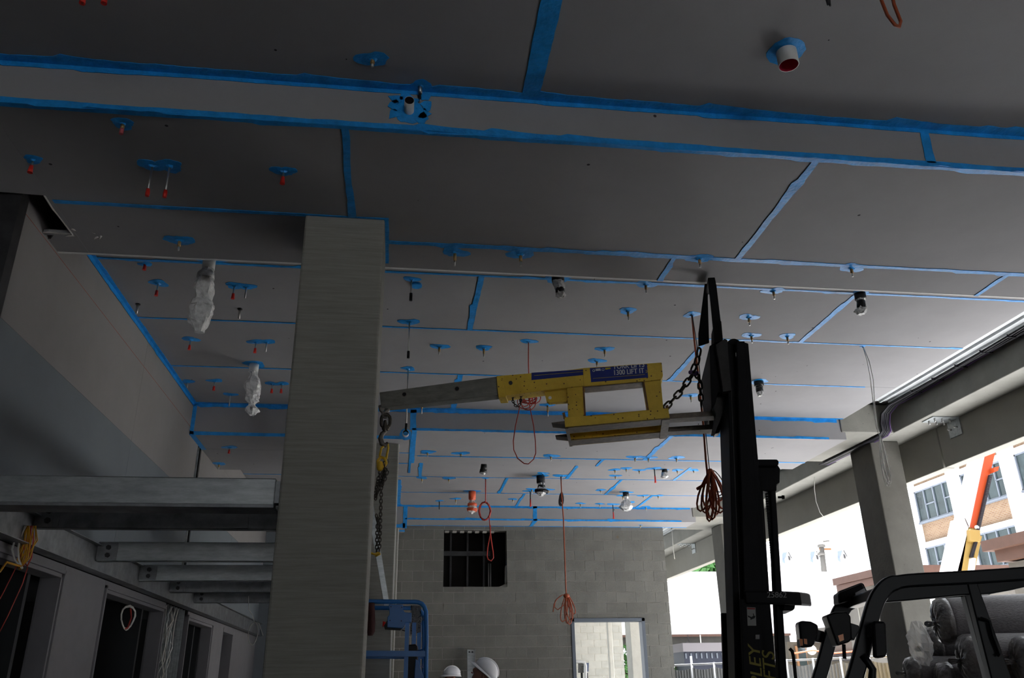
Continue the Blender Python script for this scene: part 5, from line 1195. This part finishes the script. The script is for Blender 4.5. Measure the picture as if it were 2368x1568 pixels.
# low building with brown fascia, corner facing the slab
Pc = PY(2062, 1308, 20.0)
lb = thing('low_building', 'low pale panel building with a brown metal fascia behind the open-side column', 'building', (Pc.x+4, Pc.y+4, 0))
yl1 = PX(1942, 1342, Pc.x).y
MB().box(Pc.x+.05, Pc.x+11, Pc.y+.05, yl1, 0, Pc.z-.2).build('panel_wall', 'panel_concrete', lb)
MB().box(Pc.x-.08, Pc.x+11.1, Pc.y-.08, yl1+.1, Pc.z-.36, Pc.z-.19).box(Pc.x-.14, Pc.x+11.2, Pc.y-.14, yl1+.15, Pc.z-.18, Pc.z).build('fascia', 'fascia_brown', lb)
for yy in np.arange(Pc.y+.8, yl1, 1.2): MB().box(Pc.x+.03, Pc.x+.06, yy, yy+.04, 0, Pc.z-.36).build('panel_joint', 'concrete', lb)
Pd = PY(2318, 1248, 15.0)
lc = thing('wall_block', 'tall pale concrete wall with a brown coping beside the crane', 'building', (Pd.x+2, 12, 0))
MB().box(Pd.x, Pd.x+4, -25, Pd.y, 0, Pd.z-.45).build('panel_wall', 'panel_concrete', lc); MB().box(Pd.x-.15, Pd.x+4.1, -25.1, Pd.y+.1, Pd.z-.42, Pd.z-.2).box(Pd.x-.3, Pd.x+4.2, -25.2, Pd.y+.25, Pd.z-.2, Pd.z).build('coping', 'fascia_brown', lc)
for yy in (13.6, 12.2, 10.8): MB().box(Pd.x-.01, Pd.x+.02, yy, yy+.04, 0, Pd.z-.45).build('panel_joint', 'concrete', lc)
# crane
YC = 16.5; Pk = lambda x, y, d=0.0: PY(x, y, YC+d)
cr_ = thing('mobile_crane', 'telescopic crane boom, cream base section and orange upper section', 'crane', (Pk(2222,1340).x, YC+.3, 0))
MB().prism([Pk(2150,1560), Pk(2238,1215), Pk(2260,1222), Pk(2262,1232), Pk(2240,1330), Pk(2190,1560)], (0,.55,0)).build('base_section', 'crane_cream', cr_, bevel=.03)
MB().prism([Pk(2120,1560), Pk(2203,1328), Pk(2231,1196), Pk(2240,1216), Pk(2222,1330), Pk(2152,1560)], (0,.5,0)).build('lit_side', 'crane_lit', cr_)  # lit left side of the boom, its brightness put into the colour
MB().prism([Pk(2241,1224), Pk(2277,1054), Pk(2310,880), Pk(2340,880), Pk(2302,1050), Pk(2258,1224)], (0,.42,0)).build('upper_section', 'crane_orange', cr_, bevel=.02)
MB().prism([Pk(2231,1200), Pk(2262,1062), Pk(2296,880), Pk(2311,880), Pk(2277,1054), Pk(2241,1224)], (0,.4,0)).build('upper_lit_side', 'crane_lit', cr_)  # lit side of the orange section, painted pale as well
MB().prism([Pk(2234,1226), Pk(2260,1228), Pk(2258,1256), Pk(2236,1254)], (0,-.12,0)).build('boom_head', 'crane_cream', cr_, bevel=.02)
MB().prism([Pk(2262,1238), Pk(2271,1240), Pk(2252,1330), Pk(2190,1600), Pk(2182,1600), Pk(2245,1330)], (0,.3,0)).build('lift_cylinder', 'crane_cream', cr_)
MB().prism([Pk(2241,1292), Pk(2247,1294), Pk(2242,1330), Pk(2200,1600), Pk(2195,1600), Pk(2236,1330)], (0,-.15,0)).build('cylinder_rod', 'bead_white', cr_)
cc = MB()
for i in range(42):
    f_ = i/42; a = Pk(2290-30*f_, 1100+130*f_, -.06); cc.obox(a, (.035,0,0), (0,.03,0), (0,0,.012))
cc.build('cable_track', 'cable_black', cr_)
cd_ = MB()
for i in range(24): f_ = i/24; cd_.obox(Pk(2262-17*f_, 1235+55*f_, -.08), (.03,0,0), (0,.03,0), (0,0,.014))
cd_.build('cable_track', 'cable_black', cr_)
MB().prism([Pk(2288,1085), Pk(2300,1082), Pk(2298,1092), Pk(2289,1096)], (0,-.15,0)).build('track_bracket', 'crane_orange', cr_)
MB().ball(Pk(2259,1220,-.05), .05).build('sheave', 'bead_white', cr_)
bx0 = Pk(2135,1600).x; MB().box(bx0-1.2, bx0+1.6, YC-.8, YC+1.4, .3, 1.3).build('carrier', 'crane_cream', cr_, bevel=.05)
for x in (bx0-.8, bx0+1.1):
    for y in (YC-.6, YC+1.1): MB().cyl((x, y-.15, .4), (x, y+.15, .4), .45, n=20).build('wheel', 'rubber', cr_)
# white clad neighbour with beam and columns under it
YN = 28.0; Pn = lambda x, y, d=0.0: PY(x, y, YN+d)
nb_ = thing('white_annexe', 'white clad raised building on grey concrete columns', 'building', (12, YN+3, 0))
zt_, zb_ = Pn(1640,1322).z, Pn(1600,1467).z; x0_, x1_ = 3.5, Pn(1990,1400).x
MB().box(x0_, x1_, YN, YN+.3, zb_, zt_).box(x0_, x1_, YN+.3, YN+6, zt_-.2, zt_-.05).build('white_cladding', 'white_render', nb_)
MB().box(x0_, Pn(1830,1480).x, YN-.02, YN+.35, zb_-.07, zb_).build('drip_edge', 'fascia_brown', nb_)
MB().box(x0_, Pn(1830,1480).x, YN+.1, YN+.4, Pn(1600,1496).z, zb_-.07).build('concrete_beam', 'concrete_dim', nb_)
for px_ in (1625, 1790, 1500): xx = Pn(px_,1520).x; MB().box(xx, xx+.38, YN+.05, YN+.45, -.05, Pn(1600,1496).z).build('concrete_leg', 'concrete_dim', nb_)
MB().tube([Pn(1619,1468,-.1), Pn(1621,1490,-.1), Pn(1621,1500,-.1)], .02).tube([Pn(1621,1498,-.1), Pn(1625,1512,-.1), Pn(1623,1520,-.1), Pn(1619,1512,-.1), Pn(1621,1498,-.1)], .04).build('tied_cable', 'cable_white', nb_)
MB().tube([Pn(1590,1468,-.1), Pn(1593,1482,-.1), Pn(1598,1488,-.1), Pn(1594,1497,-.1), Pn(1587,1495,-.1), Pn(1584,1488,-.1), Pn(1590,1484,-.1)], .012).build('cable_loop', 'cable_black', nb_)
# distant white terrace with gabled dormers
YT = 60.0; Pt = lambda x, y, d=0.0: PY(x, y, YT+d)
tr_ = thing('white_terrace', 'overexposed white terrace with three small gabled dormers', 'building', (Pt(1890,1400).x, YT+4, 0))
MB().box(Pt(1775,1300).x, Pt(1998,1300).x, YT, YT+8, 0, Pt(1880,1262).z).build('white_wall', 'white_render', tr_)
for px_, py_ in ((1819,1287), (1884,1285), (1947,1283)):
    A = lambda x, y, d=-1.0: Pt(px_+x, py_+y, d)
    dm = MB().prism([A(-8,16), A(-8,-6), A(2,-12), A(13,4), A(13,16)], (0,1.0,0)).build('dormer', 'white_render', tr_)
    MB().prism([A(-9,-9,-1.2), A(1,-11,-1.2), A(-2,2,-1.2), A(-9,14,-1.2)], (0,.1,0)).build('dormer_roof', 'shade_and_box_blue', dm)  # the left slope's shade is put into its bluish colour
    MB().prism([A(-9,6,-1.25), A(-4,7,-1.25), A(-3,17,-1.25), A(-9,13,-1.25)], (0,.1,0)).build('gutter', 'shade_and_box_blue', dm)
    MB().prism([A(4,-11,-1.2), A(5,-11,-1.2), A(13,4,-1.2), A(12,4,-1.2)], (0,.1,0)).build('barge_board', 'steel_dark', dm)
    MB().prism([A(4,-2,-1.25), A(7,-1,-1.25), A(9,4,-1.25), A(9,9,-1.25), A(6,8,-1.25), A(5,3,-1.25)], (0,.1,0)).build('finial', 'steel_dark', dm)
# power pole
YP = 40.0; Pp = lambda x, y, d=0.0: PY(x, y, YP+d)
pp = thing('power_pole', 'grey power pole with two short cross arms above the white annexe', 'power pole', (Pp(1915,1400).x, YP, 0))
pb = Pp(1906,1323); ptop = Pp(1898,1252); MB().tube([Vector((pb.x+.2,YP,-.05)), pb, ptop], [.16,.14,.12], 10).build('pole', 'wood_pole', pp)
MB().obox((Pp(1896,1253)+Pp(1917,1251))/2, (Pp(1917,1251)-Pp(1896,1253))/2, (0,.05,0), (0,0,.03)).build('cross_arm', 'wood_pole', pp); MB().obox((Pp(1895,1270)+Pp(1921,1270))/2, (Pp(1921,1270)-Pp(1895,1270))/2, (0,.06,0), (0,0,.05)).build('cross_arm', 'furniture_brown', pp)
for y in (1262, 1281): MB().cyl(Pp(1899,y)-UP*.08, Pp(1899,y)+UP*.08, .19, n=10).build('pole_band', 'wood_pole', pp)
# trees
def tree(label, c, h, w, n, seed, lf=.16):
    q = random.Random(seed); c = Vector(c); t = thing('tree', label, 'tree', c)
    MB().tube([c, c+UP*h*.45, c+UP*h*.7+Vector((.2,0,0))], [.18,.13,.05], 8).build('trunk', 'bark', t)
    for i in range(7): a = q.random()*6.28; MB().tube([c+UP*h*(.35+.05*i), c+UP*h*(.5+.06*i)+Vector((math.cos(a),math.sin(a),.3))*w*.5], [.06,.02], 6).build('branch', 'bark', t)
    lv = MB()
    for i in range(n):
        d = Vector((q.gauss(0,1), q.gauss(0,1), q.gauss(0,1))).normalized()*(q.random()**.4); p_ = c+UP*h*.75+Vector((d.x*w, d.y*w, d.z*h*.33)); a = Vector((q.uniform(-1,1),q.uniform(-1,1),q.uniform(-1,1)))*lf; b = a.cross(Vector((q.random(),q.random(),q.random())))*2.2
        lv.add([p_-a, p_+b, p_+a, p_-b], [(0,1,2,3)])
    lv.build('foliage', 'leaf', t, kind='stuff')
g = PY(1640, 1320, 44)
tree('dark green tree rising above the white annexe', (g.x, 44, 0), g.z+1.6, 2.6, 2600, 1)
g = PY(1566, 1530, 25.5)
tree('thin leafy bush at the end of the block wall behind the fence', (g.x, 25.5, 0), 2.5, .4, 260, 2, .05)
g = PY(1448, 1530, 27.3)
tree('slim green shrub seen through the doorway', (g.x, 27.3, 0), 2.6, .35, 400, 3, .05)
# old stone house right of the mast
Ys = 25.0; Pz_ = lambda x, y, d=0.0: PY(x, y, Ys+d)
so = thing('stone_house', 'old tan stone house with a dark window below the white annexe', 'building', (Pz_(1870,1560).x, Ys+2, 0))
MB().box(Pz_(1822,1500).x, Pz_(1912,1500).x, Ys, Ys+.4, -.05, Pz_(1850,1484).z).build('stone_wall', 'stone', so)
MB().box(Pz_(1838,1500).x, Pz_(1862,1500).x, Ys-.05, Ys, Pz_(1850,1540).z, Pz_(1850,1494).z).build('window', 'furniture_brown', so); MB().box(Pz_(1843,1500).x, Pz_(1860,1500).x, Ys-.07, Ys-.05, Pz_(1850,1540).z, Pz_(1850,1499).z).build('pane', 'win_glass', so)
MB().box(Pz_(1905,1500).x, Pz_(2060,1500).x, Ys-.4, Ys+.4, Pz_(1900,1514).z, Pz_(1900,1452).z).build('grey_cladding', 'panel_concrete', so)
MB().box(Pz_(1900,1500).x, Pz_(2060,1500).x, Ys-.5, Ys+.4, Pz_(1900,1530).z, Pz_(1900,1513).z).build('dark_awning', 'steel_dark', so)
MB().box(Pz_(1905,1500).x, Pz_(2060,1500).x, Ys-.3, Ys+.4, -.05, Pz_(1900,1530).z).build('shop_front', 'stone', so)
MB().tube([Pz_(1830,1512,-.8), Pz_(1880,1504,-.8), Pz_(1925,1511,-.8), Pz_(2010,1503,-.8)], .02).build('orange_line', 'tape_orange', so)
MB().cyl(Pz_(1877,1503,-.2), Pz_(1877,1503,-.35), .14, n=16).build('round_lamp', 'white_render', so)
# parked truck with dark crate body
Yt = 24.0; Pr = lambda x, y, d=0.0: PY(x, y, Yt+d)
tk = thing('parked_truck', 'dark blue framed truck body parked under the white annexe', 'truck', (Pr(1640,1530).x, Yt+1, 0))
MB().box(Pr(1582,1520).x, Pr(1760,1520).x, Yt, Yt+1.6, Pr(1600,1535).z, Pr(1600,1507).z).build('crate_body', 'truck_blue', tk)
for i in range(11): xx = Pr(1584+i*12,1515).x; MB().box(xx, xx+.04, Yt-.03, Yt, Pr(1600,1523).z, Pr(1600,1511).z).build('frame_bar', 'win_frame', tk)
MB().box(Pr(1580,1520).x, Pr(1760,1520).x, Yt-.05, Yt+1.7, Pr(1600,1507).z, Pr(1600,1487).z).build('canopy', 'canopy_pale', tk)
MB().box(Pr(1582,1520).x+.2, Pr(1760,1520).x-.2, Yt+.1, Yt+1.5, .4, Pr(1600,1535).z).build('truck_bed', 'truck_blue', tk)
for i in (0, 1):
    for yy in (Yt+.1, Yt+1.4): xx = Pr(1600+i*130,1520).x; MB().cyl((xx, yy-.1, .35), (xx, yy+.1, .35), .4, n=16).build('wheel', 'rubber', tk)
# shade cloth fence
fa, fb2 = PY(1550, 1541, 22.0), PY(2080, 1519, 17.5)
fn = thing('site_fence', 'temporary mesh fence hung with pale shade cloth along the yard', 'fence', (fa+fb2)/2-UP*((fa+fb2)/2).z)
n = 9
for i in range(n):
    a, b = fa.lerp(fb2, i/n), fa.lerp(fb2, (i+1)/n); m_ = MB(); W_ = 26; d_ = (b-a).normalized(); nn = d_.cross(UP)
    tp = [a.lerp(b, j/W_)+nn*(.022*math.sin(j*1.9))-UP*(.05+.06*math.sin(math.pi*j/W_)) for j in range(W_+1)]
    m_.add(tp+[Vector((p.x, p.y, .05)) for p in tp], [(j, j+1, W_+2+j, W_+1+j) for j in range(W_)]); m_.build('shade_cloth', 'shade_cloth', fn)
    MB().cyl(a+UP*.02, b+UP*.02, .022, n=8).build('top_rail', 'fence_metal', fn)
    MB().cyl(Vector((a.x, a.y, -.05)), a+UP*(.05 if i != 1 else .22), .03, n=8).build('fence_post', 'fence_metal', fn)
# access platform seen through the doorway
Pm = lambda x, y, d=0.0: PY(x, y, 22.5+d)
ap = thing('work_platform', 'small white and pale blue work platform seen through the doorway', 'work platform', (Pm(1345,1560).x, 22.6, 0))
MB().tube([Pm(1320,1531), Pm(1345,1530), Pm(1352,1532), Pm(1354,1540), Pm(1354,1575), Vector((Pm(1354,1575).x, 22.5, .3))], .04, 8).build('guard_rail', 'bead_white', ap)
MB().prism([Pm(1354,1533,.05), Pm(1362,1533,.05), Pm(1361,1553,.05), Pm(1354,1554,.05)], (0,.2,0)).build('control_box', 'shade_and_box_blue', ap)
MB().prism([Pm(1337,1533,.1), Pm(1350,1533,.1), Pm(1350,1556,.1), Pm(1337,1556,.1)], (0,.02,0)).build('mesh_panel', 'mesh_grey', ap)
for x in (1345, 1357): MB().cyl(Pm(x,1556,.1), Vector((Pm(x,1556,.1).x, 22.6, .3)), .03).build('mast_post', 'steel_dark', ap)
MB().box(Pm(1320,1560).x, Pm(1362,1560).x, 22.3, 23.0, 0, .3).build('base', 'bead_white', ap)
